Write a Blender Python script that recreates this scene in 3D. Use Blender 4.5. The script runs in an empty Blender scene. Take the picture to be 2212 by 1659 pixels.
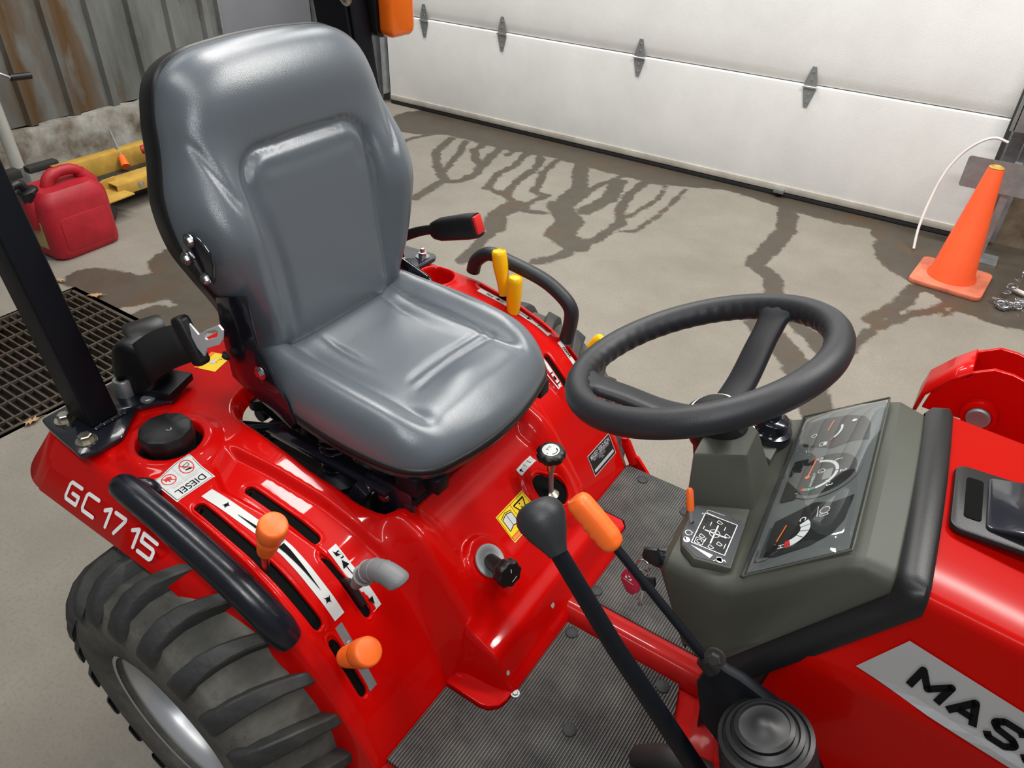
import bpy, bmesh, math, random
import numpy as np
from mathutils import Vector, Matrix, Euler
random.seed(4); RNG=np.random.default_rng(4)
S=bpy.context.scene; COL=S.collection; PI=math.pi
# ------------------------------------------------------------------ camera
W,HT=2212,1659; CX,CY=1106,829.5; FPX=1610.
CAMP=np.array([0,-.825,1.5])
def _v(x,y): return np.array([x-CX,-(y-CY),-FPX])
_up=-_v(1025,3047); _up/=np.linalg.norm(_up)
_X=-_v(-2002,-489); _X-=_X.dot(_up)*_up; _X/=np.linalg.norm(_X)
_Y=np.cross(_up,_X); RM=np.array([_X,_Y,_up])
def at(px,py,X=None,Y=None,Z=None):
    """point of the real plane X=/Y=/Z= measured from the photograph"""
    d=RM@_v(px,py)
    k=0 if X is not None else (1 if Y is not None else 2); v=(X,Y,Z)[k]
    p=CAMP+d*((v-CAMP[k])/d[k]); return Vector(p)
cam=bpy.data.objects.new('camera',bpy.data.cameras.new('camera')); COL.objects.link(cam)
cam.data.lens=FPX/W*36; cam.data.sensor_width=36; cam.data.clip_start=.02
cam.matrix_world=Matrix([[*RM[0],CAMP[0]],[*RM[1],CAMP[1]],[*RM[2],CAMP[2]],[0,0,0,1]])
S.camera=cam
# ------------------------------------------------------------------ world and light
S.view_settings.view_transform='Standard'; S.view_settings.look='None'
S.view_settings.exposure=0; S.view_settings.gamma=1; S.view_settings.use_curve_mapping=False
w=bpy.data.worlds.new('world'); S.world=w; w.use_nodes=True
w.node_tree.nodes['Background'].inputs[0].default_value=(.93,.97,1,1)
w.node_tree.nodes['Background'].inputs[1].default_value=.20
def area(name,loc,size,power,target=None,rz=0,col=(1,.98,.94)):
    l=bpy.data.lights.new(name,'AREA'); l.shape='RECTANGLE'; l.size,l.size_y=size; l.energy=power; l.color=col
    o=bpy.data.objects.new(name,l); o.location=loc; COL.objects.link(o)
    if target is not None:
        o.rotation_euler=(Vector(target)-Vector(loc)).to_track_quat('-Z','Y').to_euler()
    else: o.rotation_euler=(0,0,rz)
    return o
area('ceiling_tube_light',(-2.7,2.5,3.6),(2.2,.45),82)
area('ceiling_tube_light',(-1.5,1.15,3.6),(1.6,.22),62)
area('ceiling_tube_light',(1.0,1.7,3.6),(2.4,.22),142)
area('ceiling_tube_light',(-1.2,-1.2,3.6),(2.4,.22),34)
area('ceiling_tube_light',(1.3,-1.2,3.6),(2.4,.22),30)
area('ceiling_tube_light',(-3.3,.6,3.6),(.2,2.4),20)
# the camera's own flash, just above the lens
area('camera_flash',(.03,-.87,1.57),(.05,.03),4.2,target=(-.6,.35,.6),col=(.95,.97,1))
# ------------------------------------------------------------------ materials
MATS={}
def mat(name,col,rough=.5,metal=0,coat=0,bump=0,bscale=60,var=0,vscale=8,trans=0,spec=.5,stretch=(1,1,1),col2=None,emit=None,ior=1.45,alpha=1,coatr=.05):
    m=bpy.data.materials.new(name); m.use_nodes=True; nt=m.node_tree; b=nt.nodes['Principled BSDF']
    b.inputs['Base Color'].default_value=(*col,1); b.inputs['Roughness'].default_value=rough
    b.inputs['Metallic'].default_value=metal; b.inputs['Coat Weight'].default_value=coat; b.inputs['Coat Roughness'].default_value=coatr
    b.inputs['Specular IOR Level'].default_value=spec; b.inputs['Transmission Weight'].default_value=trans; b.inputs['IOR'].default_value=ior
    b.inputs['Alpha'].default_value=alpha
    tc=nt.nodes.new('ShaderNodeTexCoord'); mp=nt.nodes.new('ShaderNodeMapping'); mp.inputs['Scale'].default_value=stretch
    nt.links.new(tc.outputs['Object'],mp.inputs[0])
    if var:
        n=nt.nodes.new('ShaderNodeTexNoise'); n.inputs['Scale'].default_value=vscale; n.inputs['Detail'].default_value=6
        n.inputs['Roughness'].default_value=.65
        nt.links.new(mp.outputs[0],n.inputs['Vector'])
        mx=nt.nodes.new('ShaderNodeMix'); mx.data_type='RGBA'
        c2=col2 or tuple(c*(1-var) for c in col)
        mx.inputs[6].default_value=(*col,1); mx.inputs[7].default_value=(*c2,1)
        r=nt.nodes.new('ShaderNodeMapRange'); r.inputs[1].default_value=.35; r.inputs[2].default_value=.68
        nt.links.new(n.outputs[0],r.inputs[0]); nt.links.new(r.outputs[0],mx.inputs[0]); nt.links.new(mx.outputs[2],b.inputs['Base Color'])
    if bump:
        n2=nt.nodes.new('ShaderNodeTexNoise'); n2.inputs['Scale'].default_value=bscale; n2.inputs['Detail'].default_value=3
        nt.links.new(mp.outputs[0],n2.inputs['Vector'])
        bp=nt.nodes.new('ShaderNodeBump'); bp.inputs['Strength'].default_value=bump; bp.inputs['Distance'].default_value=.002
        nt.links.new(n2.outputs[0],bp.inputs['Height']); nt.links.new(bp.outputs[0],b.inputs['Normal'])
    MATS[name]=m; return m
M=MATS
mat('red_paint',(.49,.0016,.0008),.36,coat=.34,bump=.02,bscale=220,spec=.08)
mat('red_paint_worn',(.38,.005,.004),.36,coat=.3,var=.25,vscale=14,spec=.10)
mat('hood_red',(.37,.0022,.0008),.36,coat=.20,coatr=.14,spec=.06)
mat('black_hole',(.002,.002,.002),.8,spec=.1)
mat('black_plastic',(.008,.008,.009),.40,bump=.10,bscale=900)
mat('black_gloss',(.008,.009,.014),.16,coat=.6,bump=.15,bscale=60)
mat('black_metal',(.004,.005,.008),.5,spec=.25)
mat('handle_black',(.006,.007,.012),.28,bump=.2,bscale=60)
mat('black_rubber',(.022,.023,.025),.62,bump=.4,bscale=300,var=.35,vscale=12)
mat('boot_black',(.009,.009,.010),.42)
mat('wheel_grip',(.017,.018,.021),.44,bump=.16,bscale=1200)
mat('vinyl_grey',(.098,.114,.132),.29,bump=.14,bscale=800,spec=.95)
mat('olive_plastic',(.055,.058,.045),.50,bump=.12,bscale=1400)
mat('panel_dark',(.045,.048,.054),.5)
mat('gauge_black',(.008,.008,.009),.5)
mat('gauge_grey',(.13,.14,.14),.5)
mat('white_print',(.78,.80,.80),.5)
mat('white_decal',(.55,.56,.55),.45)
mat('silver_decal',(.42,.42,.43),.36,metal=.4)
mat('grey_print',(.45,.45,.46),.4)
mat('black_print',(.006,.006,.007),.8,spec=.08)
mat('yellow_decal',(.85,.58,.01),.4)
mat('orange_print',(.85,.18,.01),.4)
mat('red_print',(.6,.02,.02),.4)
mat('green_print',(.02,.4,.2),.4)
mat('orange_plastic',(.90,.145,.018),.42,bump=.12,bscale=300)
mat('yellow_plastic',(.90,.48,.006),.3)
mat('grey_grip',(.17,.17,.175),.5,bump=.2,bscale=300)
mat('zinc',(.62,.58,.48),.28,metal=1,var=.3,vscale=60)
mat('steel',(.62,.63,.65),.22,metal=1)
mat('bright_plate',(.62,.65,.68),.4,metal=.25)
mat('galvanised',(.38,.40,.41),.42,metal=.7,var=.3,vscale=14)
mat('rim_silver',(.55,.56,.58),.34,metal=.6)
mat('tire_rubber',(.020,.021,.022),.60,bump=.5,bscale=80,var=.4,vscale=10,col2=(.04,.04,.036))
mat('tire_base',(.052,.052,.046),.85,bump=.8,bscale=60,var=.5,vscale=14,col2=(.11,.105,.09))
mat('door_white',(.78,.78,.765),.5,bump=.35,bscale=260,var=.1,vscale=3)
mat('door_trim_beige',(.50,.47,.41),.6,var=.3,vscale=6)
mat('gas_red',(.40,.010,.022),.5,bump=.3,bscale=90,var=.3,vscale=9)
mat('cone_orange',(.95,.11,.025),.5,var=.2,vscale=6)
mat('cone_base_orange',(.75,.20,.11),.6,var=.4,vscale=12)
mat('lift_yellow',(.55,.33,.06),.45,var=.35,vscale=9)
mat('dirty_tan',(.45,.33,.14),.6,var=.4,vscale=12)
mat('dark_junk',(.03,.028,.025),.7,var=.4,vscale=12)
mat('old_wood',(.20,.16,.11),.8,var=.4,vscale=14)
mat('grate_steel',(.10,.08,.06),.6,metal=.4,var=.5,vscale=20)
mat('leaf_tan',(.45,.27,.12),.7,var=.3,vscale=40)
mat('pole_grey',(.42,.42,.39),.5,var=.2,vscale=8)
mat('amber',(.95,.17,.006),.12,trans=.25,coat=1)
mat('strap_black',(.010,.010,.011),.75,bump=.5,bscale=900)
mat('hump_black',(.02,.021,.02),.5,bump=.3,bscale=60,var=.4,vscale=10)
mat('fob_red',(.45,.01,.04),.4)
mat('white_cord',(.75,.68,.64),.6)
mat('brown_panel',(.10,.065,.04),.55,var=.6,vscale=7,col2=(.25,.2,.14))
mat('wall_grey_panel',(.22,.225,.25),.6,var=.1,vscale=3)
mat('cardboard',(.55,.38,.18),.7,var=.3,vscale=8)
def glass_mat():
    m=bpy.data.materials.new('clear_cover'); m.use_nodes=True; nt=m.node_tree; nt.nodes.remove(nt.nodes['Principled BSDF'])
    g=nt.nodes.new('ShaderNodeBsdfGlossy'); g.inputs['Roughness'].default_value=.03; g.inputs['Color'].default_value=(1,1,1,1)
    t=nt.nodes.new('ShaderNodeBsdfTransparent'); t.inputs[0].default_value=(.86,.88,.88,1)
    f0=nt.nodes.new('ShaderNodeLayerWeight'); f0.inputs[0].default_value=.5; f1=nt.nodes.new('ShaderNodeMath'); f1.operation='POWER'; f1.inputs[1].default_value=3; nt.links.new(f0.outputs[1],f1.inputs[0]); f=nt.nodes.new('ShaderNodeMapRange'); f.inputs[3].default_value=.07; f.inputs[4].default_value=.7; nt.links.new(f1.outputs[0],f.inputs[0])
    mx=nt.nodes.new('ShaderNodeMixShader'); nt.links.new(f.outputs[0],mx.inputs[0]); nt.links.new(t.outputs[0],mx.inputs[1]); nt.links.new(g.outputs[0],mx.inputs[2])
    nt.links.new(mx.outputs[0],nt.nodes['Material Output'].inputs[0]); MATS['clear_cover']=m
glass_mat()
def mat_mat():   # ribbed rubber floor mat
    m=mat('ribbed_mat',(.085,.090,.088),.50,var=.45,vscale=13,col2=(.20,.205,.19)); nt=m.node_tree; b=nt.nodes['Principled BSDF']
    tc=nt.nodes.new('ShaderNodeTexCoord'); wv=nt.nodes.new('ShaderNodeTexWave'); wv.bands_direction='X'; wv.wave_profile='SIN'
    wv.inputs['Scale'].default_value=2*PI/20/.0052; wv.inputs['Distortion'].default_value=0
    nt.links.new(tc.outputs['Object'],wv.inputs['Vector'])
    bp=nt.nodes.new('ShaderNodeBump'); bp.inputs['Distance'].default_value=.003; bp.inputs['Strength'].default_value=1
    nt.links.new(wv.outputs[1],bp.inputs['Height']); nt.links.new(bp.outputs[0],b.inputs['Normal'])
    mx=[n for n in nt.nodes if n.type=='MIX'][0]
    m2=nt.nodes.new('ShaderNodeMix'); m2.data_type='RGBA'; m2.blend_type='MULTIPLY'; m2.inputs[0].default_value=.75
    nt.links.new(mx.outputs[2],m2.inputs[6]); nt.links.new(wv.outputs[0],m2.inputs[7]); nt.links.new(m2.outputs[2],b.inputs['Base Color'])
mat_mat()
def corrugated_mat():   # rusty galvanised wall sheet
    m=mat('rusty_sheet',(.20,.21,.20),.55,metal=.25,var=.4,vscale=5,stretch=(1,1,.25),col2=(.10,.105,.10)); nt=m.node_tree; b=nt.nodes['Principled BSDF']
    tc=nt.nodes.new('ShaderNodeTexCoord'); mp=nt.nodes.new('ShaderNodeMapping'); mp.inputs['Scale'].default_value=(1,1,.3); mp.inputs['Location'].default_value=(0,.35,.2)
    nt.links.new(tc.outputs['Object'],mp.inputs[0])
    n=nt.nodes.new('ShaderNodeTexNoise'); n.inputs['Scale'].default_value=3.2; n.inputs['Detail'].default_value=8; n.inputs['Roughness'].default_value=.7
    nt.links.new(mp.outputs[0],n.inputs['Vector'])
    r=nt.nodes.new('ShaderNodeMapRange'); r.inputs[1].default_value=.60; r.inputs[2].default_value=.72; nt.links.new(n.outputs[0],r.inputs[0])
    # rust streak patches of their own at fixed places along the wall
    sx=nt.nodes.new('ShaderNodeSeparateXYZ'); nt.links.new(tc.outputs['Object'],sx.inputs[0])
    def band(c,wd):
        a=nt.nodes.new('ShaderNodeMath'); a.operation='SUBTRACT'; a.inputs[1].default_value=c; nt.links.new(sx.outputs[1],a.inputs[0])
        b2=nt.nodes.new('ShaderNodeMath'); b2.operation='ABSOLUTE'; nt.links.new(a.outputs[0],b2.inputs[0])
        c2=nt.nodes.new('ShaderNodeMapRange'); c2.inputs[1].default_value=wd; c2.inputs[2].default_value=0; nt.links.new(b2.outputs[0],c2.inputs[0]); return c2.outputs[0]
    ad=nt.nodes.new('ShaderNodeMath'); ad.operation='ADD'; nt.links.new(band(-.08,.20),ad.inputs[0]); nt.links.new(band(-.36,.16),ad.inputs[1])
    n3=nt.nodes.new('ShaderNodeTexNoise'); n3.inputs['Scale'].default_value=7; n3.inputs['Detail'].default_value=7; nt.links.new(mp.outputs[0],n3.inputs['Vector'])
    r3=nt.nodes.new('ShaderNodeMapRange'); r3.inputs[1].default_value=.36; r3.inputs[2].default_value=.50; nt.links.new(n3.outputs[0],r3.inputs[0])
    ml=nt.nodes.new('ShaderNodeMath'); ml.operation='MULTIPLY'; nt.links.new(ad.outputs[0],ml.inputs[0]); nt.links.new(r3.outputs[0],ml.inputs[1])
    mxm=nt.nodes.new('ShaderNodeMath'); mxm.operation='MAXIMUM'; nt.links.new(ml.outputs[0],mxm.inputs[0]); nt.links.new(r.outputs[0],mxm.inputs[1])
    mx=[q for q in nt.nodes if q.type=='MIX'][0]
    m2=nt.nodes.new('ShaderNodeMix'); m2.data_type='RGBA'; m2.inputs[7].default_value=(.10,.050,.014,1)
    nt.links.new(mxm.outputs[0],m2.inputs[0]); nt.links.new(mx.outputs[2],m2.inputs[6]); nt.links.new(m2.outputs[2],b.inputs['Base Color'])
corrugated_mat()
mat('stained_concrete',(.34,.34,.31),.8,var=.6,vscale=5,col2=(.075,.048,.026),bump=.6,bscale=40)
def floor_mat():
    m=bpy.data.materials.new('concrete_floor'); m.use_nodes=True; nt=m.node_tree; b=nt.nodes['Principled BSDF']; N=nt.nodes.new; L=nt.links.new
    tc=N('ShaderNodeTexCoord'); at_=N('ShaderNodeAttribute'); at_.attribute_name='wet'
    def noise(s,d=6,r=.6):
        n=N('ShaderNodeTexNoise'); n.inputs['Scale'].default_value=s; n.inputs['Detail'].default_value=d; n.inputs['Roughness'].default_value=r; L(tc.outputs['Object'],n.inputs['Vector']); return n.outputs[0]
    def mr(i,a,b_,c=0,d=1):
        q=N('ShaderNodeMapRange'); q.inputs[1].default_value=a; q.inputs[2].default_value=b_; q.inputs[3].default_value=c; q.inputs[4].default_value=d; L(i,q.inputs[0]); return q.outputs[0]
    def mix(f,a,b_):
        q=N('ShaderNodeMix'); q.data_type='RGBA'; L(f,q.inputs[0])
        for k,v in((6,a),(7,b_)):
            if isinstance(v,tuple): q.inputs[k].default_value=(*v,1)
            else: L(v,q.inputs[k])
        return q.outputs[2]
    def math_(op,a,b_):
        q=N('ShaderNodeMath'); q.operation=op
        for k,v in((0,a),(1,b_)):
            if isinstance(v,(int,float)): q.inputs[k].default_value=v
            else: L(v,q.inputs[k])
        return q.outputs[0]
    base=mix(mr(noise(1.7,8,.65),.35,.65),(.250,.228,.193),(.188,.170,.140))
    base=mix(mr(noise(110,3,.7),.5,.8),base,(.165,.15,.13))
    base=mix(mr(noise(5,7,.7),.62,.75),base,(.155,.14,.11))
    # water stain: ragged edge from noise added to the distance field (m, negative inside)
    d=math_('ADD',at_.outputs['Fac'],math_('MULTIPLY',math_('SUBTRACT',noise(14,8,.75),.5),.09))
    wet=mr(d,.006,-.006)
    rust=mix(mr(noise(3.2,4),.5,.7),(.066,.055,.041),(.092,.056,.030))
    col=mix(wet,base,mix(mr(noise(9,6),.4,.6),(.074,.062,.048),rust))
    L(col,b.inputs['Base Color'])
    L(mr(wet,0,1,.72,.42),b.inputs['Roughness']); b.inputs['Specular IOR Level'].default_value=.35
    bp=N('ShaderNodeBump'); bp.inputs['Distance'].default_value=.003; bp.inputs['Strength'].default_value=.4; L(noise(90,4,.6),bp.inputs['Height']); L(bp.outputs[0],b.inputs['Normal'])
    MATS['concrete_floor']=m
floor_mat()
# ------------------------------------------------------------------ helpers
def obj(name,verts,faces,m,parent=None,smooth=True,mi=None,mats=None,flat_angle=None):
    me=bpy.data.meshes.new(name); me.from_pydata([tuple(v) for v in verts],[],[tuple(f) for f in faces]); 
    for q in (mats or [m]): me.materials.append(MATS[q])
    me.update()
    if smooth: me.polygons.foreach_set('use_smooth',[True]*len(me.polygons))
    if mi is not None: me.polygons.foreach_set('material_index',mi)
    if flat_angle: me.set_sharp_from_angle(angle=math.radians(flat_angle))
    o=bpy.data.objects.new(name,me); COL.objects.link(o)
    if parent: o.parent=parent
    return o
class MB:
    """collects shapes into one mesh"""
    def __init__(s): s.v=[]; s.f=[]; s.m=[]
    def add(s,v,f,m=0):
        b=len(s.v); s.v+= [tuple(q) for q in v]; s.f+=[tuple(b+i for i in q) for q in f]; s.m+=[m]*len(f)
        return s
    def box(s,c,d,R=None,m=0):
        v=[Vector((x*d[0]/2,y*d[1]/2,z*d[2]/2)) for x in(-1,1) for y in(-1,1) for z in(-1,1)]
        if R is not None: v=[R@q for q in v]
        v=[q+Vector(c) for q in v]
        return s.add(v,[(0,1,3,2),(4,6,7,5),(0,4,5,1),(2,3,7,6),(0,2,6,4),(1,5,7,3)],m)
    def prism(s,poly,z0,z1,m=0,T=None):
        n=len(poly); v=[(p[0],p[1],z0) for p in poly]+[(p[0],p[1],z1) for p in poly]
        if T: v=[T(Vector(q)) for q in v]
        return s.add(v,[tuple(range(n-1,-1,-1)),tuple(range(n,2*n))]+[(i,(i+1)%n,n+(i+1)%n,n+i) for i in range(n)],m)
    def tube(s,pts,r,n=14,m=0,cap=True,ell=None):
        pts=[Vector(p) for p in pts]; k=len(pts); rs=r if hasattr(r,'__len__') else [r]*k
        t=[(pts[min(i+1,k-1)]-pts[max(i-1,0)]).normalized() for i in range(k)]
        a=t[0].orthogonal().normalized(); V=[]
        if abs(t[0].z)<.9: a=(Vector((0,0,1))-t[0]*t[0].z).normalized()
        for i in range(k):
            a=(a-t[i]*a.dot(t[i])).normalized(); b=t[i].cross(a)
            for j in range(n):
                th=2*PI*j/n; e=ell or 1
                V.append(pts[i]+(a*math.cos(th)+b*math.sin(th)*e)*rs[i])
        F=[(i*n+j,i*n+(j+1)%n,(i+1)*n+(j+1)%n,(i+1)*n+j) for i in range(k-1) for j in range(n)]
        if cap: F+= [tuple(range(n-1,-1,-1)),tuple(range((k-1)*n,k*n))]
        return s.add(V,F,m)
    def lathe(s,prof,c,ax=(0,0,1),n=32,m=0,wob=None):
        q=Vector(ax).normalized().to_track_quat('Z','Y').to_matrix(); c=Vector(c); V=[];k=len(prof)
        for r,z in prof:
            for j in range(n):
                th=2*PI*j/n; rr=r*(wob(th) if wob else 1)
                V.append(c+q@Vector((rr*math.cos(th),rr*math.sin(th),z)))
        F=[(i*n+j,i*n+(j+1)%n,(i+1)*n+(j+1)%n,(i+1)*n+j) for i in range(k-1) for j in range(n)]
        if prof[0][0]>1e-6: F.append(tuple(range(n-1,-1,-1)))
        if prof[-1][0]>1e-6: F.append(tuple(range((k-1)*n,k*n)))
        return s.add(V,F,m)
    def build(s,name,m,parent=None,smooth=True,ang=40,bevel=0,seg=2,mats=None,sub=0):
        o=obj(name,s.v,s.f,m,parent,smooth,mi=s.m,mats=mats)
        bm=bmesh.new(); bm.from_mesh(o.data); bmesh.ops.recalc_face_normals(bm,faces=bm.faces)
        if bevel:
            ed=[e for e in bm.edges if len(e.link_faces)==2 and e.calc_face_angle(0)>math.radians(28)]
            bmesh.ops.bevel(bm,geom=ed,offset=bevel,segments=seg,profile=.5,affect='EDGES',clamp_overlap=True)
            for f in bm.faces: f.smooth=smooth
        bm.to_mesh(o.data); bm.free()
        if smooth: o.data.set_sharp_from_angle(angle=math.radians(ang))
        if sub: md=o.modifiers.new('s','SUBSURF'); md.levels=md.render_levels=sub
        return o
def empty(name,loc=(0,0,0),rz=0):
    o=bpy.data.objects.new(name,None); COL.objects.link(o); o.location=loc; o.rotation_euler=(0,0,rz); o.empty_display_size=.05; return o
def tag(o,label=None,cat=None,group=None,kind=None):
    if label:o['label']=label
    if cat:o['category']=cat
    if group:o['group']=group
    if kind:o['kind']=kind
    return o
def spline(pts,n=8,closed=False):
    P=[np.array(p,float) for p in pts]; k=len(P); out=[]
    rng=range(k) if closed else range(k-1)
    for i in rng:
        g=lambda j:P[j%k] if closed else P[max(0,min(k-1,j))]
        a,b,c,d=g(i-1),g(i),g(i+1),g(i+2)
        for q in range(n):
            t=q/n; out.append(.5*((2*b)+(-a+c)*t+(2*a-5*b+4*c-d)*t*t+(-a+3*b-3*c+d)*t**3))
    if not closed: out.append(P[-1])
    return out
def rrect(w,h,r,n=5):
    out=[]
    for cx,cy,a0 in((w/2-r,h/2-r,0),(-w/2+r,h/2-r,90),(-w/2+r,-h/2+r,180),(w/2-r,-h/2+r,270)):
        for i in range(n+1):
            a=math.radians(a0+90*i/n); out.append((cx+r*math.cos(a),cy+r*math.sin(a)))
    return out
def text_geo(txt,size=1,bold=0,shear=0,align='CENTER',spacing=1):
    cu=bpy.data.curves.new('t','FONT'); cu.body=txt; cu.size=size; cu.align_x=align; cu.align_y='CENTER'; cu.offset=bold; cu.shear=shear; cu.resolution_u=3; cu.space_character=spacing
    o=bpy.data.objects.new('t',cu); COL.objects.link(o); dg=bpy.context.evaluated_depsgraph_get()
    me=bpy.data.meshes.new_from_object(o.evaluated_get(dg)); v=[tuple(q.co[:2]) for q in me.vertices]; f=[tuple(p.vertices) for p in me.polygons]
    bpy.data.objects.remove(o); bpy.data.curves.remove(cu); bpy.data.meshes.remove(me); return v,f
class Flat:
    """flat print, drawn in (u,v) and laid on a surface by a function"""
    def __init__(s,T): s.T=T; s.mb=MB(); s.layer=0
    def poly(s,pts,m=0,lift=0):
        s.mb.add([s.T(p[0],p[1],lift) for p in pts],[tuple(range(len(pts)))],m); return s
    def grid(s,u0,u1,v0,v1,nu,nv,m=0,lift=0):
        V=[s.T(u0+(u1-u0)*i/nu,v0+(v1-v0)*j/nv,lift) for i in range(nu+1) for j in range(nv+1)]
        s.mb.add(V,[(i*(nv+1)+j,(i+1)*(nv+1)+j,(i+1)*(nv+1)+j+1,i*(nv+1)+j+1) for i in range(nu) for j in range(nv)],m); return s
    def text(s,t,u,v,size,m=0,rot=0,bold=0,shear=0,lift=0,sx=1,spacing=1):
        vs,f=text_geo(t,size,bold,shear,spacing=spacing); c,sn=math.cos(rot),math.sin(rot)
        s.mb.add([s.T(u+x*sx*c-y*sn,v+x*sx*sn+y*c,lift) for x,y in vs],f,m); return s
    def line(s,p,q,w,m=0,lift=0):
        d=Vector((q[0]-p[0],q[1]-p[1])); l=d.length
        if l<1e-6: return s
        n=Vector((-d.y,d.x))/l*w/2; k=max(1,int(l/.008))
        for i in range(k):
            a=(p[0]+d.x*i/k,p[1]+d.y*i/k); b=(p[0]+d.x*(i+1)/k,p[1]+d.y*(i+1)/k)
            s.poly([(a[0]-n.x,a[1]-n.y),(b[0]-n.x,b[1]-n.y),(b[0]+n.x,b[1]+n.y),(a[0]+n.x,a[1]+n.y)],m,lift)
        return s
    def arc(s,u,v,r,w,a0,a1,m=0,n=20,lift=0,ry=1):
        for i in range(n):
            a=math.radians(a0+(a1-a0)*i/n); b=math.radians(a0+(a1-a0)*(i+1)/n)
            P=[(u+(r-w/2)*math.cos(a),v+ry*(r-w/2)*math.sin(a)),(u+(r+w/2)*math.cos(a),v+ry*(r+w/2)*math.sin(a)),(u+(r+w/2)*math.cos(b),v+ry*(r+w/2)*math.sin(b)),(u+(r-w/2)*math.cos(b),v+ry*(r-w/2)*math.sin(b))]
            s.poly(P,m,lift)
        return s
    def disc(s,u,v,r,m=0,lift=0,ry=1,n=20): return s.poly([(u+r*math.cos(2*PI*i/n),v+ry*r*math.sin(2*PI*i/n)) for i in range(n)],m,lift)
    def outline(s,pts,w,m=0,lift=0):
        for i in range(len(pts)): s.line(pts[i],pts[(i+1)%len(pts)],w,m,lift)
        return s
    def wedge(s,p,q,w0,w1,m=0,lift=0,n=12):
        for i in range(n):
            a,b=i/n,(i+1)/n; wa,wb=w0+(w1-w0)*a,w0+(w1-w0)*b
            A=[p[k]+(q[k]-p[k])*a for k in(0,1)];B=[p[k]+(q[k]-p[k])*b for k in(0,1)]
            s.poly([(A[0],A[1]-wa/2),(B[0],B[1]-wb/2),(B[0],B[1]+wb/2),(A[0],A[1]+wa/2)],m,lift)
        return s
    def build(s,name,mats,parent): 
        return obj(name,s.mb.v,s.mb.f,None,parent,False,mi=s.mb.m,mats=mats)
def quadT(c00,c10,c11,c01,n=None,eps=.0006):
    """unit square (u,v) onto four points; lifted along the normal"""
    c=[Vector(q) for q in(c00,c10,c11,c01)]; nn=(c[1]-c[0]).cross(c[3]-c[0]).normalized()
    if n is not None and nn.dot(Vector(n))<0: nn=-nn
    def T(u,v,l=0): return c[0]*(1-u)*(1-v)+c[1]*u*(1-v)+c[2]*u*v+c[3]*(1-u)*v+nn*(eps+l*eps*.5)
    return T
def frameT(o,r,u,n=None,eps=.0006):
    o=Vector(o); r=Vector(r).normalized(); u=Vector(u); u=(u-r*u.dot(r)).normalized(); nn=r.cross(u) if n is None else Vector(n)
    return lambda a,b,l=0:o+r*a+u*b+nn*(eps+l*eps*.5)
def bolt(parent,p,ax=(0,0,1),r=.008,name='bolt',m='zinc',h=.007,washer=True,nut=False):
    b=MB()
    if washer: b.lathe([(r*1.75,0),(r*1.75,.002),(r*.9,.002)],p,ax,20)
    b.lathe([(r*1.15,.002),(r*1.15,h-.001),(r*.95,h)],p,ax,6)
    if nut: b.lathe([(r*.6,h),(r*.6,h+.009),(r*.4,h+.010)],p,ax,14)
    return b.build(name,m,parent,smooth=True,ang=30)
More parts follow.
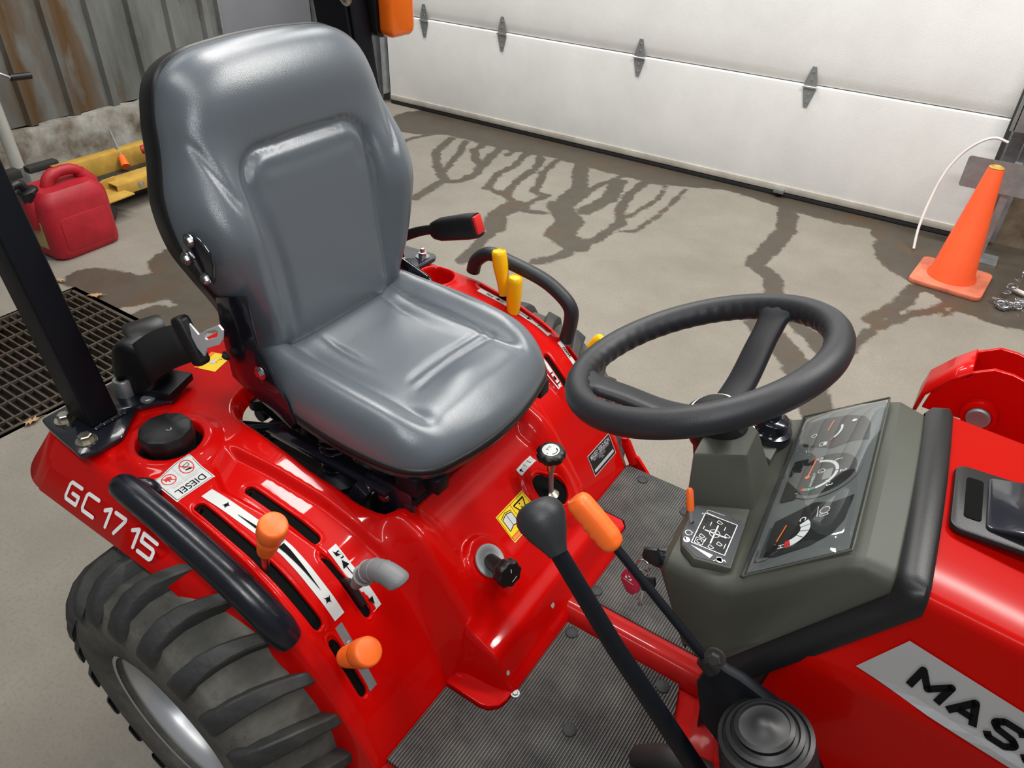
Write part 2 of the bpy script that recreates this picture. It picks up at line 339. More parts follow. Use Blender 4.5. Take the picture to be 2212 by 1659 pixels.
# ================================================================== THE SETTING
DY=3.205      # plane of the garage door
def build_floor():
    x0,x1,y0,y1=-4.35,.75,-.75,3.3; st=.016
    xs=np.arange(x0,x1+st,st); ys=np.arange(y0,y1+st,st); GX,GY=np.meshgrid(xs,ys,indexing='ij')
    D=np.full(GX.shape,1.)
    def seg(a,b,wa,wb):
        nonlocal D
        ax,ay=a; bx,by=b; dx,dy=bx-ax,by-ay; L=dx*dx+dy*dy+1e-9
        t=np.clip(((GX-ax)*dx+(GY-ay)*dy)/L,0,1); d=np.hypot(GX-ax-t*dx,GY-ay-t*dy)-(wa+(wb-wa)*t); D=np.minimum(D,d)
    streams=[([(938,288),(889,299),(860,312)],.02),([(975,299),(941,329),(945,362),(960,389),(934,404),(895,430)],.028),
     ([(1005,306),(994,329),(971,355),(953,374),(968,390)],.022),([(1046,310),(1024,325),(1027,344),(1042,355),(1027,377),(997,390),(971,392)],.028),
     ([(1080,321),(1061,336),(1046,355)],.03),([(1117,321),(1095,336)],.02),
     ([(1139,329),(1110,359),(1076,374),(1052,407),(1091,422),(1113,441)],.024),([(1113,441),(1072,467),(1068,493)],.055),([(1068,493),(1039,523),(997,564)],.03),
     ([(1169,329),(1162,359),(1117,392),(1095,418)],.026),([(1203,347),(1173,374),(1162,404),(1151,415),(1181,422),(1139,441),(1132,456),(1173,460)],.022),
     ([(1255,359),(1252,404),(1207,445)],.045),([(1207,445),(1233,478),(1207,508),(1244,531)],.07),([(1244,531),(1211,553),(1155,566)],.03),
     ([(1360,374),(1285,404),(1263,422),(1230,445)],.022),([(1338,392),(1315,430),(1263,456)],.045),
     ([(1397,392),(1360,419),(1338,456),(1341,482),(1285,519),(1248,534)],.028),([(1440,400),(1420,430),(1390,450),(1350,470)],.015),([(1480,410),(1430,460),(1370,500),(1330,500)],.014),
     ([(1703,440),(1698,498),(1656,545)],.05),([(1656,545),(1627,570),(1669,599),(1673,640),(1640,700)],.045),([(1640,700),(1700,760),(1750,830),(1760,890)],.06),
     ([(1990,560),(2060,620),(2015,615),(1973,625),(1947,658),(1880,692)],.035),([(2070,640),(2028,667),(1973,680),(1900,700),(1850,740),(1790,800),(1740,870)],.024),
     ([(2099,620),(2070,658),(2040,684)],.012),([(1720,700),(1760,730),(1790,780)],.04)]
    for pts,wd in streams:
        q=[at(*p,Z=0) for p in pts]
        for a,b in zip(q,q[1:]): seg((a.x,a.y),(b.x,b.y),wd,wd)
    low=[(870,285),(950,288),(1000,300),(1100,325),(1200,342),(1300,370),(1400,395),(1480,402),(1560,408),(1640,432),(1700,455),(1800,480),(1900,500),(1960,545),(2050,640),(2150,700)]
    for a,b in zip(low,low[1:]):
        A=at(*a,Z=0);B=at(*b,Z=0); wa,wb=(DY-A.y)/2+.05,(DY-B.y)/2+.05
        seg((A.x,(A.y+DY)/2+.05),(B.x,(B.y+DY)/2+.05),max(wa,.05),max(wb,.05))
    for a,b,w_ in(((235,640),(420,600),.13),((330,690),(470,690),.10),((190,600),(300,620),.09),((400,560),(460,640),.15)):
        A=at(*a,Z=0);B=at(*b,Z=0); seg((A.x,A.y),(B.x,B.y),w_,w_)
    nx,ny=GX.shape; idx=np.arange(nx*ny).reshape(nx,ny)
    V=np.stack([GX.ravel(),GY.ravel(),np.zeros(nx*ny)],1)
    # the drain pit is left open in the slab
    F=np.stack([idx[:-1,:-1].ravel(),idx[1:,:-1].ravel(),idx[1:,1:].ravel(),idx[:-1,1:].ravel()],1)
    cxs=V[F].mean(1); keep=~((cxs[:,0]>-2.89)&(cxs[:,0]<-2.225)&(cxs[:,1]<.415))
    F=F[keep]
    big=6; n0=len(V)
    ex=[(-9,-6,0),(9,-6,0),(9,y0,0),(-9,y0,0), (-9,y0,0),(x0,y0,0),(x0,9,0),(-9,9,0), (xs[-1],y0,0),(9,y0,0),(9,9,0),(xs[-1],9,0),(x0,ys[-1],0),(xs[-1],ys[-1],0),(xs[-1],9,0),(x0,9,0)]
    V=np.vstack([V,np.array(ex)]); Fl=[tuple(f) for f in F]+[tuple(n0+4*k+i for i in range(4)) for k in range(4)]
    o=obj('floor',V,Fl,'concrete_floor',smooth=False); tag(o,'concrete garage floor with dark wet runs and stains',kind='structure')
    a=o.data.attributes.new('wet','FLOAT','POINT'); dd=np.concatenate([D.ravel(),np.full(len(ex),1.)]); a.data.foreach_set('value',dd.astype(np.float32))
    b=MB().box((-2.557,-.18,-.16),(.70,1.22,.02)); b.box((-2.90,-.18,-.08),(.02,1.22,.16)); b.box((-2.215,-.18,-.08),(.02,1.22,.16)); b.box((-2.557,.425,-.08),(.7,.02,.16))
    p=b.build('trim_1','dark_junk',ang=30); tag(p,'dark pit under the floor drain',kind='structure')
build_floor()
def grate():
    r=empty('floor_grate',(-2.557,.41,0)); tag(r,'rusty rectangular steel drain grate set in the floor, left of the tractor','grate')
    L=lambda x,y,z:(x+2.557,y-.41,z)
    b=MB()
    for x in(-2.89,-2.225): b.box(L(x,-.18,-.012),(.012,1.19,.03))
    b.box(L(-2.557,.409,-.012),(.67,.012,.03)); b.build('frame','grate_steel',r,ang=30)
    me=None
    for i in range(42):
        y=.388-i*.028
        if me is None:
            o=MB().box((0,0,0),(.66,.006,.034)).build('bearing_bar','grate_steel',r,ang=30); me=o
        else: o=me.copy(); COL.objects.link(o)
        o.location=L(-2.557,y,-.018)
    me=None
    for i in range(7):
        x=-2.835+i*.093
        if me is None: o=MB().box((0,0,0),(.008,1.18,.010)).build('cross_rod','grate_steel',r,ang=30); me=o
        else: o=me.copy(); COL.objects.link(o)
        o.location=L(x,-.18,-.004)
grate()
# ---- garage door
def door():
    d=empty('door_1',(0,DY,0)); tag(d,'white sectional overhead garage door',kind='structure')
    x0,x1=-3.655,-.005; h=.543; z0=.03
    for k in range(4):
        a=z0+k*.545; prof=[]
        # outer face of one section, ends rolled inward at its joints
        P=[(.028,0),(.012,.004),(.003,.012),(.0,.03),(-.0,h-.03),(.003,h-.004),(.012,h),(.045,h),(.045,0)]
        if k>0: P=[(.030,0),(.020,.004),(.012,.02),(.006,.06),(.001,.12),(0,.18),(0,h-.03),(.003,h-.004),(.012,h),(.045,h),(.045,0)]
        n=len(P); V=[(x,p[0],a+p[1]) for x in(x0,x1) for p in P]
        F=[(i,(i+1)%n,n+(i+1)%n,n+i) for i in range(n)]+[tuple(range(n)),tuple(range(2*n-1,n-1,-1))]
        o=obj('door_panel',V,F,'door_white',d,flat_angle=50)
        # end stile on the right, stands proud of the section
    b=MB().box(((x0+x1)/2,.004,.045),(x1-x0,.022,.035)); b.build('bottom_rail','door_trim_beige',d,bevel=.003)
    MB().box(((x0+x1)/2,.012,.013),(x1-x0,.03,.026)).build('bottom_seal','black_rubber',d,bevel=.005)
    # hinges on the lowest joint
    z=z0+.538
    for hx in at(1085,80,Y=DY).x,at(1381,132,Y=DY).x,at(1747,200,Y=DY).x,-2.72-.61:
        hb=MB()
        for s in(1,-1):
            hb.prism([(-.030,.002*s),(.030,.002*s),(.030,.02*s),(.010,.095*s),(-.010,.095*s),(-.030,.02*s)],-.004,-.0005,T=lambda q:Vector((hx+q.x,q.z-.001,z+q.y)))
        o=hb.build('hinge','galvanised',d,ang=30)
        MB().tube([(hx-.034,-.008,z),(hx+.034,-.008,z)],.0055,12).build('hinge_pin','steel',o)
        for s in(.035,-.035,.07,-.07): MB().lathe([(.006,0),(.005,.003)],(hx,-.005,z+s),(0,-1,0),8).build('rivet','steel',o)
    p=at(1685,410,Y=DY); MB().box((p.x,-.018,p.z),(.055,.03,.022)).build('lift_bracket','galvanised',d,bevel=.002)
    # side tracks
    for x,s in((-3.70,1),(.05,-1)):
        t=MB(); t.box((x-.03*s,-.02,1.2),(.004,.07,2.3)); t.box((x,.015,1.2),(.07,.004,2.3)); t.box((x+.028*s,-.02,1.2),(.004,.05,2.3)); t.box((x-.055*s,.02,1.2),(.05,.006,2.4))
        t.build('trim_2' if s>0 else 'trim_3','galvanised',ang=30).location=(0,DY-.01,.02)
    for n in('trim_2','trim_3'): tag(bpy.data.objects[n],'galvanised vertical track beside the garage door',kind='structure')
    b=MB().box((.075,-.04,.66),(.14,.03,.24)); b.build('end_bracket','galvanised',d,bevel=.003)
door()
def walls():
    X=-4.3
    # corrugated rusty sheets, each a panel
    wl=empty('wall_left',(X,1.5,0)); tag(wl,'rusty corrugated metal wall over a stained concrete kerb',kind='structure')
    y=-.9; k=0
    while y<2.33:
        V=[];prof=[(0,0),(.10,0),(.112,.032),(.15,.032),(.162,0),(.235,0)]
        y1=min(y+.235,2.385)
        for (a,dx) in prof:
            yy=min(y+a,y1)
            for z in(.222,2.6): V.append((dx,yy-1.5,z))
        F=[(2*i,2*i+2,2*i+3,2*i+1) for i in range(len(prof)-1)]
        o=obj('wall_sheet',V,F,'rusty_sheet',wl,smooth=False)
        sm=o.modifiers.new('s','SOLIDIFY'); sm.thickness=.002; y+=.235
    MB().box((.01,2.76-1.5,1.3),(.02,.745,2.6)).build('flat_sheet','wall_grey_panel',wl,bevel=.003)
    t=MB(); t.box((.03,3.17-1.5,1.3),(.05,.04,2.6)); t.box((.02,2.38-1.5,1.3),(.04,.015,2.6)); t.build('corner_channel','galvanised',wl,ang=30)
    rnd=random.Random(3); n=60; V=[]
    for j in range(n+1):
        yy=-2.4+4.1*j/n
        for (dx,z) in((0,.222),(.05,.222),(.07,.205),(.085,.1),(.10,0)): V.append((dx+rnd.uniform(-.006,.006),yy,z+(rnd.uniform(-.008,.004) if z>.15 else 0)))
    F=[(j*5+i,(j+1)*5+i,(j+1)*5+i+1,j*5+i+1) for j in range(n) for i in range(4)]
    obj('kerb',V,F,'stained_concrete',wl)
    MB().box((-.05,0,1.3),(.06,7,2.7)).build('sheathing','dark_junk',wl)
    b=MB().box((-3.99,DY+.08,1.3),(.56,.04,2.7)); o=b.build('wall_back','rusty_sheet',ang=30); tag(o,'metal wall strip between corner and garage door',kind='structure')
    b=MB().box((1.2,DY+.08,1.3),(2.2,.04,2.7)); o=b.build('wall_right','brown_panel',ang=30); tag(o,'dark dirty wall right of the garage door',kind='structure')
    b=MB().box((-1.8,DY+.09,2.5),(3.9,.04,.6)); o=b.build('trim_4','galvanised',ang=30); tag(o,'header above the garage door',kind='structure')
walls()
# ================================================================== THINGS IN THE BACKGROUND
def traffic_cone():
    b0=Vector((.015,2.70,0)); c=empty('traffic_cone',b0,math.radians(-4)); tag(c,'orange traffic cone standing before the garage door','traffic cone')
    MB().prism(rrect(.29,.29,.03),0,.022).build('base','cone_base_orange',c,bevel=.005)
    MB().lathe([(.10,.02),(.098,.03),(.088,.045),(.030,.50),(.027,.505),(.022,.505),(.024,.495)],(0,0,0),n=40).build('cone_body','cone_orange',c,ang=50)
    MB().lathe([(.027,.503),(.029,.507),(.020,.512),(.015,.505)],(0,0,0),n=24).build('rim','lift_yellow',c)
    # grey plate on a stand behind
    p=empty('metal_plate',(.03,3.0,0)); tag(p,'grey sheet metal plate on a bent angle post behind the traffic cone','metal plate')
    a=at(2095,335,Y=3.0);b=at(2230,345,Y=3.0);c_=at(2195,415,Y=3.0);d=at(2078,412,Y=3.0)
    x0=(a.x+d.x)/2-.012; x1=x0+.30; z0=(c_.z+d.z)/2; z1=a.z
    MB().prism(rrect(x1-x0,z1-z0,.012),-.002,.002,T=lambda q:Vector(((x0+x1)/2-.03+q.x,q.z,(z0+z1)/2+q.y))).build('plate','galvanised',p)
    MB().box(((x0+x1)/2+.01,.02,(z1)/2),(.03,.03,z1)).box(((x0+x1)/2+.01,.02,.005),(.16,.12,.01)).build('post','galvanised',p,ang=30)
    # white cord
    pts=[(1968,552,2.93),(1985,490,2.98),(2010,430,3.04),(2040,375,3.08),(2075,335,3.1),(2115,308,3.1),(2150,298,3.1),(2178,308,3.1)]
    P=[at(x,y,Y=Y) for x,y,Y in pts]; P[0].z=.008
    o=MB().tube(spline(P,6),.006,8).build('rope','white_cord'); tag(o,'thin white cord arching from the cone tip down to the floor','cord')
    # chain heap: separate links
    ch=empty('chain',(.235,2.62,0)); tag(ch,'bright steel link chain heaped beside the cone base','chain')
    mb=MB(); q=[(.013*math.cos(t)*1.5,.013*math.sin(t),0) for t in np.linspace(0,2*PI,15)]; mb.tube(q,.0035,6,cap=False)
    first=mb.build('link','steel',ch); rnd=random.Random(8); n=0
    path=[]; 
    for i in range(46):
        t=i/45; path.append((-.03+.20*t+.02*math.sin(t*21),-.04-.04*math.sin(t*9)+.02*rnd.random(),.010+.012*rnd.random()))
    for i in range(16):
        t=i/15; path.append((.0+.16*t,.06+.30*t,.02+.38*t))
    for i,pp in enumerate(path):
        o=first if i==0 else first.copy()
        if i: COL.objects.link(o)
        o.location=pp; o.rotation_euler=(PI/2*(i%2)+rnd.uniform(-.3,.3),rnd.uniform(-.3,.3),rnd.uniform(-.6,.6)+(.9 if i>45 else 0))
    o=MB().tube(spline([(.25,2.74,.02),(.33,2.70,.02),(.45,2.68,.015),(.7,2.7,.012)],6),.009,8).build('hose','white_cord'); tag(o,'pale hose end running right from the chain heap','hose')
    s=MB().box((.42,3.06,.17),(.05,.03,.9),Euler((.0,.35,0)).to_matrix()).build('metal_bar','black_metal',bevel=.002); tag(s,'dark steel bar leaning at the right wall behind the chain','bar')
traffic_cone()
def gas_can():
    # blow-moulded red can; local x = depth, y = width, z up
    g=empty('gas_can',(-3.255,.66,0),math.radians(2)); tag(g,'red plastic fuel can with moulded top handle standing on the floor','fuel can')
    bm=bmesh.new()
    wy,dx,h=.30,.235,.27
    lv=[(0,.90),(.012,.985),(.03,1),(.10,1),(.19,1),(.205,.975),(.225,.965),(.262,.90),(.285,.74)]
    V=[];n=28
    for z,s in lv:
        r=rrect(dx*s,wy*s,.055*s,6)
        for p in r: V.append((p[0],p[1],z))
    n=len(rrect(1,1,.1,6)); F=[(i*n+j,i*n+(j+1)%n,(i+1)*n+(j+1)%n,(i+1)*n+j) for i in range(len(lv)-1) for j in range(n)]+[tuple(range(n-1,-1,-1)),tuple(range((len(lv)-1)*n,len(lv)*n))]
    o=obj('can_body',V,F,'gas_red',g,flat_angle=40)
    # top arch handle: thick loop running along y, with sloping shoulders
    hb=MB(); hb.tube(spline([(0,-.055,.252),(0,-.042,.296),(0,-.018,.320),(0,.03,.328),(0,.085,.318),(0,.115,.28),(0,.13,.24)],6),[.034]*3+[.026]*12+[.022]*10+[.022]*6+[.03]*6,14)
    hb.tube([(0,.10,.305),(0,.132,.255),(0,.145,.19)],[.026,.036,.03],14)
    hb.build('handle','gas_red',g)
    # rear grip along the +y end
    MB().tube(spline([(0,.13,.235),(0,.165,.215),(0,.172,.16),(0,.165,.11),(0,.13,.09)],5),.02,12).build('side_grip','gas_red',g)
    MB().lathe([(.07,.15),(.066,.19),(.05,.245),(.036,.27)],(0,-.065,.0),(0,-.22,.97),24).build('neck','gas_red',g)
    c=MB().lathe([(.040,.262),(.040,.30),(.034,.305),(.02,.308)],(0,-.065,.0),(0,-.22,.97),20,wob=lambda t:1+.04*math.cos(10*t)); c.tube(spline([(0,-.135,.30),(.0,-.15,.325),(0,-.185,.32),(0,-.205,.30)],4),[.018]*13,10); c.build('spout_cap','black_plastic',g)
    # pressed panel on the broad side and a worn sticker on the narrow one
    rp=rrect(.215,.145,.02,4); b=MB(); b.prism(rp,.0,.0035,T=lambda q:Vector((.116+q.z,q.x+.005,.108+q.y))); b.build('side_panel','gas_red',g,bevel=.002)
    obj('sticker',[(-.06,-.151,.05),(.06,-.151,.05),(.06,-.151,.17),(-.06,-.151,.17)],[(0,1,2,3)],'dirty_tan',g)
gas_can()
def lift():
    p=empty('pallet_jack',(-3.6,1.1,0)); tag(p,'yellow steel fork frame on small wheels along the left wall','pallet jack')
    L=lambda x,y,z:Vector((x+3.6,y-1.1,z))
    def fork(x0,x1,y0,y1,zt,t):
        b=MB(); w=x1-x0
        b.box(L((x0+x1)/2,(y0+y1)/2,zt),(w,y1-y0,.006)); b.box(L(x0,(y0+y1)/2,zt-t/2),(.006,y1-y0,t)); b.box(L(x1,(y0+y1)/2,zt-t/2),(.006,y1-y0,t))
        return b.build('fork','lift_yellow',p,bevel=.0015)
    fork(-3.80,-3.74,.90,1.75,.165,.09); fork(-3.52,-3.40,.98,1.75,.135,.05)
    MB().box(L(-3.42,.93,.105),(.20,.16,.008),Euler((0,0,.1)).to_matrix()).build('toe_plate','lift_yellow',p,bevel=.002)
    MB().prism([(0,0),(.12,0),(.12,.05),(.05,.045)],-.004,.004,T=lambda q:L(-3.47,.90+q.x*1.0,.107+q.y)+Vector((q.z,0,0))).build('gusset','lift_yellow',p)
    MB().lathe([(.02,-.03),(.05,-.03),(.052,0),(.05,.03),(.02,.03)],L(-3.36,.86,.052),(1,0,0),24).build('wheel','dark_junk',p,ang=30)
    MB().lathe([(.02,-.03),(.045,-.03),(.045,.03),(.02,.03)],L(-3.58,1.35,.046),(1,0,0),24).build('wheel','dark_junk',p,ang=30)
    MB().box(L(-3.62,1.30,.05),(.22,.6,.06)).build('underframe','dark_junk',p,bevel=.004)
    for y in(1.1,1.35): bolt(p,L(-3.397,y,.11),(1,0,0),.009)
    s=empty('scraper',(-3.62,1.2,.12)); tag(s,'thin steel scraper rod with an orange handle leaning in the yellow frame','hand tool')
    a=at(272,360,Y=1.2); b_=at(262,338,Y=1.22); c=at(237,282,Y=1.28); l=Vector((-3.62,1.2,.12))
    MB().tube([a-l,b_-l],[.022,.016],12).build('handle','orange_plastic',s); MB().tube([b_-l,c-l],.006,8).build('rod','galvanised',s)
    q=MB().tube([L(-3.66,1.30,.17)+p.location,L(-3.60,1.46,.185)+p.location],.022,12).build('bottle','gas_red'); tag(q,'small faded red bottle lying in the yellow fork frame','bottle')
    # jack stand: pale post with a crank
    j=empty('trailer_jack',(-4.02,.86,0)); tag(j,'tall pale tubular trailer jack with crank handle at the left wall','trailer jack')
    f=Vector((-4.02,.86,0)); bot=at(48,385,X=-4.02); top=at(-12,130,X=-4.02)
    bot=Vector((0,bot.y-.86,max(bot.z,.02))); top=Vector((0,top.y-.86,top.z)); top.y=bot.y-.01
    MB().tube([bot,top],.030,18).build('post','pole_grey',j); MB().tube([bot-Vector((0,0,.02)),bot+Vector((0,0,.06))],.036,16).build('foot_tube','galvanised',j)
    MB().box((0,bot.y,.006),(.14,.14,.012)).build('foot_plate','galvanised',j)
    h1=at(0,160,X=-3.98)-f; h2=at(22,168,X=-3.98)-f; h3=at(66,163,X=-3.98)-f
    MB().tube([top,Vector((.03,h1.y,h1.z)),h2],.010,10).build('crank_arm','steel',j); MB().tube([h2,h3],.016,12).build('crank_grip','black_plastic',j)
    # timber and scrap behind the can
    for i,(pts,w_,m_,lab) in enumerate([([(0,545),(40,525)],.04,'old_wood','grey weathered board end lying behind the red fuel can, lowest of the pile'),([(20,432),(95,412)],.035,'old_wood','weathered board lying behind the fuel can, topmost of the pile'),([(0,480),(40,470)],.05,'dark_junk','black steel block lying behind the fuel can near the jack post'),([(70,350),(100,340)],.04,'dark_junk','black box-shaped scrap piece right of the jack post'),([(0,338),(10,345)],.05,'dark_junk','black round-cornered scrap piece left of the jack post')]):
        a=at(*pts[0],X=-3.85); b_=at(*pts[1],X=-3.85); a.z=b_.z=max(.04,min(.16,(a.z+b_.z)/2)); d=b_-a
        o=MB().box((a+b_)/2,(w_*1.3,abs(d.length)+.08,w_*.8)).build('board' if m_=='old_wood' else 'scrap_block',m_,bevel=.006); tag(o,lab,'board' if m_=='old_wood' else 'scrap metal')
    a=at(55,430,X=-3.62); o=MB().tube(spline([Vector((-3.62,.70,.02)),Vector((-3.62,.66,.10)),Vector((-3.60,.60,.13)),Vector((-3.58,.52,.12))],5),.018,10).build('hook_bar','black_metal'); tag(o,'bent black steel bar behind the spout of the fuel can','bar')
    o=MB().box(at(2,640,Z=.1),(.2,.16,.2)).build('plastic_box','gas_red',bevel=.02); o.location=(-.05,-.13,.0); tag(o,'red plastic box edge at the far left beside the drain','box')
    o=MB().lathe([(.0,0),(.05,0),(.055,.02),(.05,.2),(.03,.25),(.028,.27),(0,.27)],(-3.80,3.08,0),n=24).build('jug','cardboard'); tag(o,'tan jug standing in the corner left of the garage door','jug')
lift()
def leaf(px,py,s,rz,lab):
    p=at(px,py,Z=.004); rnd=random.Random(px)
    pts=[];n=9
    for i in range(n*2):
        a=2*PI*i/(n*2); r=(1 if i%2==0 else .62)*(1.35 if i in(0,) else 1)*rnd.uniform(.75,1.15); pts.append((s*r*math.cos(a),s*.55*r*math.sin(a)))
    V=[(0,0,.006)]+[(x,y,rnd.uniform(.001,.012)) for x,y in pts]; F=[(0,i+1,(i+1)%len(pts)+1) for i in range(len(pts))]
    o=obj('dead_leaf',V,F,'leaf_tan'); o.location=p; o.rotation_euler=(0,0,rz); sm=o.modifiers.new('s','SOLIDIFY'); sm.thickness=.001; tag(o,lab,'leaf',group='dead leaves by the drain grate')
leaf(208,640,.034,.8,'dry tan leaf lying at the far upper edge of the drain grate')
leaf(70,912,.030,1.6,'dry tan leaf lying beside the red fender corner near the grate')
leaf(130,608,.024,.2,'dry brown leaf on the wet floor behind the roll bar post')
# ================================================================== THE TRACTOR
TR=empty('tractor',(0,0,0)); tag(TR,'red compact tractor with grey seat and black steering wheel, filling the foreground','tractor')
FXp=[-1.25,-1.0,-.9,-.807,-.718,-.66,-.61,-.574,-.514,-.473,-.45,-.3]
FZp=[.68,.682,.680,.662,.633,.600,.556,.508,.406,.327,.28,.20]
RXp=[-1.25,-.70,-.645,-.62,-.57,-.50,-.45,-.432,-.405,-.38,-.366,-.355,-.3]
RZp=[.585,.585,.585,.580,.556,.492,.432,.412,.400,.350,.336,.30,.2]
_gx=np.linspace(-1.3,-.25,2101)
def _sm(xp,fp,s):
    z=np.interp(_gx,xp,fp); k=np.exp(-.5*(np.arange(-60,61)*.0005/s)**2); k/=k.sum(); return np.convolve(np.pad(z,60,'edge'),k,'valid')
_F=_sm(FXp,FZp,.008); _R=_sm(RXp,RZp,.004)
def sst(a,b,x): t=np.clip((x-a)/(b-a),0,1); return t*t*(3-2*t)
def FZ(x): return np.interp(x,_gx,_F)
def cap_sdf(x,y,x0,y0,x1,y1,r):
    dx,dy=x1-x0,y1-y0; t=np.clip(((x-x0)*dx+(y-y0)*dy)/(dx*dx+dy*dy),0,1); return np.hypot(x-x0-t*dx,y-y0-t*dy)-r
SLOTS=[(-.825,-.402,-.606,-.396,.0085),(-.811,-.322,-.690,-.308,.0080),(-.653,-.322,-.580,-.320,.0075),(-.578,-.392,-.532,-.392,.0075),
       (-.88,.414,-.70,.420,.0075),(-.648,.425,-.560,.422,.0075),(-.66,.350,-.60,.345,.0075),(-.506,.098,-.488,.120,.0225)]
def open_sdf(x,y):   # the seat opening
    hx,hy,r=.182,.232,.07; cx=-.807; y_=np.abs(y)+sst(-.80,-.62,x)*.022
    qx=np.abs(x-cx)-hx+r; qy=y_-hy+r
    return np.hypot(np.maximum(qx,0),np.maximum(qy,0))+np.minimum(np.maximum(qx,qy),0)-r
def Hs(x,y,full=False):
    a=np.abs(y); f=FZ(x); r=np.interp(x,_gx,_R)
    # riser: face recessed between two wings, step ledge below
    wing=np.exp(-((a-.185)/.028)**2)*sst(-.66,-.60,x)*(1-sst(-.55,-.47,x))*.022
    rec=-.012*(1-sst(.13,.16,a))*sst(-.62,-.59,x)*(1-sst(-.50,-.47,x))
    mid=-.012*sst(.155,.20,a)*sst(-.56,-.50,x)*(1-sst(-.46,-.43,x))
    r=r+rec+mid
    m=1-sst(.19,.255,a)
    ledge=(x>-.47)
    m=np.where(ledge,np.where(y<0,1-sst(.205,.240,a),1-sst(.140,.185,a)),m)
    z=np.maximum(f,r)*m+f*(1-m)+wing
    z=np.where(x>-.60,np.where(a<.19,r+wing,z),z)
    # flat flange round the foot of the riser
    # channel between the inner strip and the outer plateau, both fenders
    a1=np.interp(x,[-.90,-.64,-.55],[.286,.238,.228]); a2=np.interp(x,[-.90,-.83,-.79,-.667,-.55],[.335,.362,.354,.326,.318])
    ch=sst(0,.016,a-a1)*sst(0,.014,a2-a)*sst(-.90,-.868,x+ (a-.30)*-.5)*(1-sst(-.64,-.575,x)); z=z-.016*ch
    # raised boss under the right fuel cap, pit in it
    d=np.hypot((x+.972),(y+.343)); z=z+.008*(1-sst(.062,.086,d)); 
    z=z-.030*(1-sst(.048,.053,d))
    # outer edge softly falling
    z=z-.010*sst(.405,.436,a)**2
    # handle trough on the right
    z=z-.026*sst(.417,.431,-y)*sst(-.925,-.895,x)*(1-sst(-.655,-.63,x))
    # cup holder in the left fender
    d=np.hypot(x+.985,y-.372); z=z+.004*np.exp(-((d-.047)/.006)**2)-.055*(1-sst(.036,.044,d))
    # bosses on the riser
    d=np.hypot((x+.492)*1.15,y+.108); z=z+.014*(1-sst(.036,.054,d))
    d=cap_sdf(x,y,-.503,.10,-.490,.118,0); z=z+.010*(1-sst(.040,.056,d))
    so=open_sdf(x,y); zs0=z; z=z-.014*(1-sst(-.004,.012,so))**1.5; z=np.where(so<-.0035,np.minimum(z,.0+z-(-.0035-so)*14),z); z=np.where(so<-.003,np.maximum(z,zs0-.030),z)
    hole=np.zeros_like(z)
    for s in SLOTS:
        c=cap_sdf(x,y,*s); z=z-.0015*(1-sst(.002,.008,c)); z=z-.014*(1-sst(-.0015,.0030,c)); hole=np.maximum(hole,(c<.0006)*1.)
    d=np.hypot((x+.972),(y+.343)); hole=np.maximum(hole,(d<.049)*1.)
    return (z,hole) if full else z
def Hn(x,y,e=.003):
    n=Vector((float(Hs(x-e,y)-Hs(x+e,y)),float(Hs(x,y-e)-Hs(x,y+e)),2*e)); return n.normalized()
def HP(x,y,l=0): return Vector((x,y,float(Hs(np.float64(x),np.float64(y)))))+Hn(x,y)*l
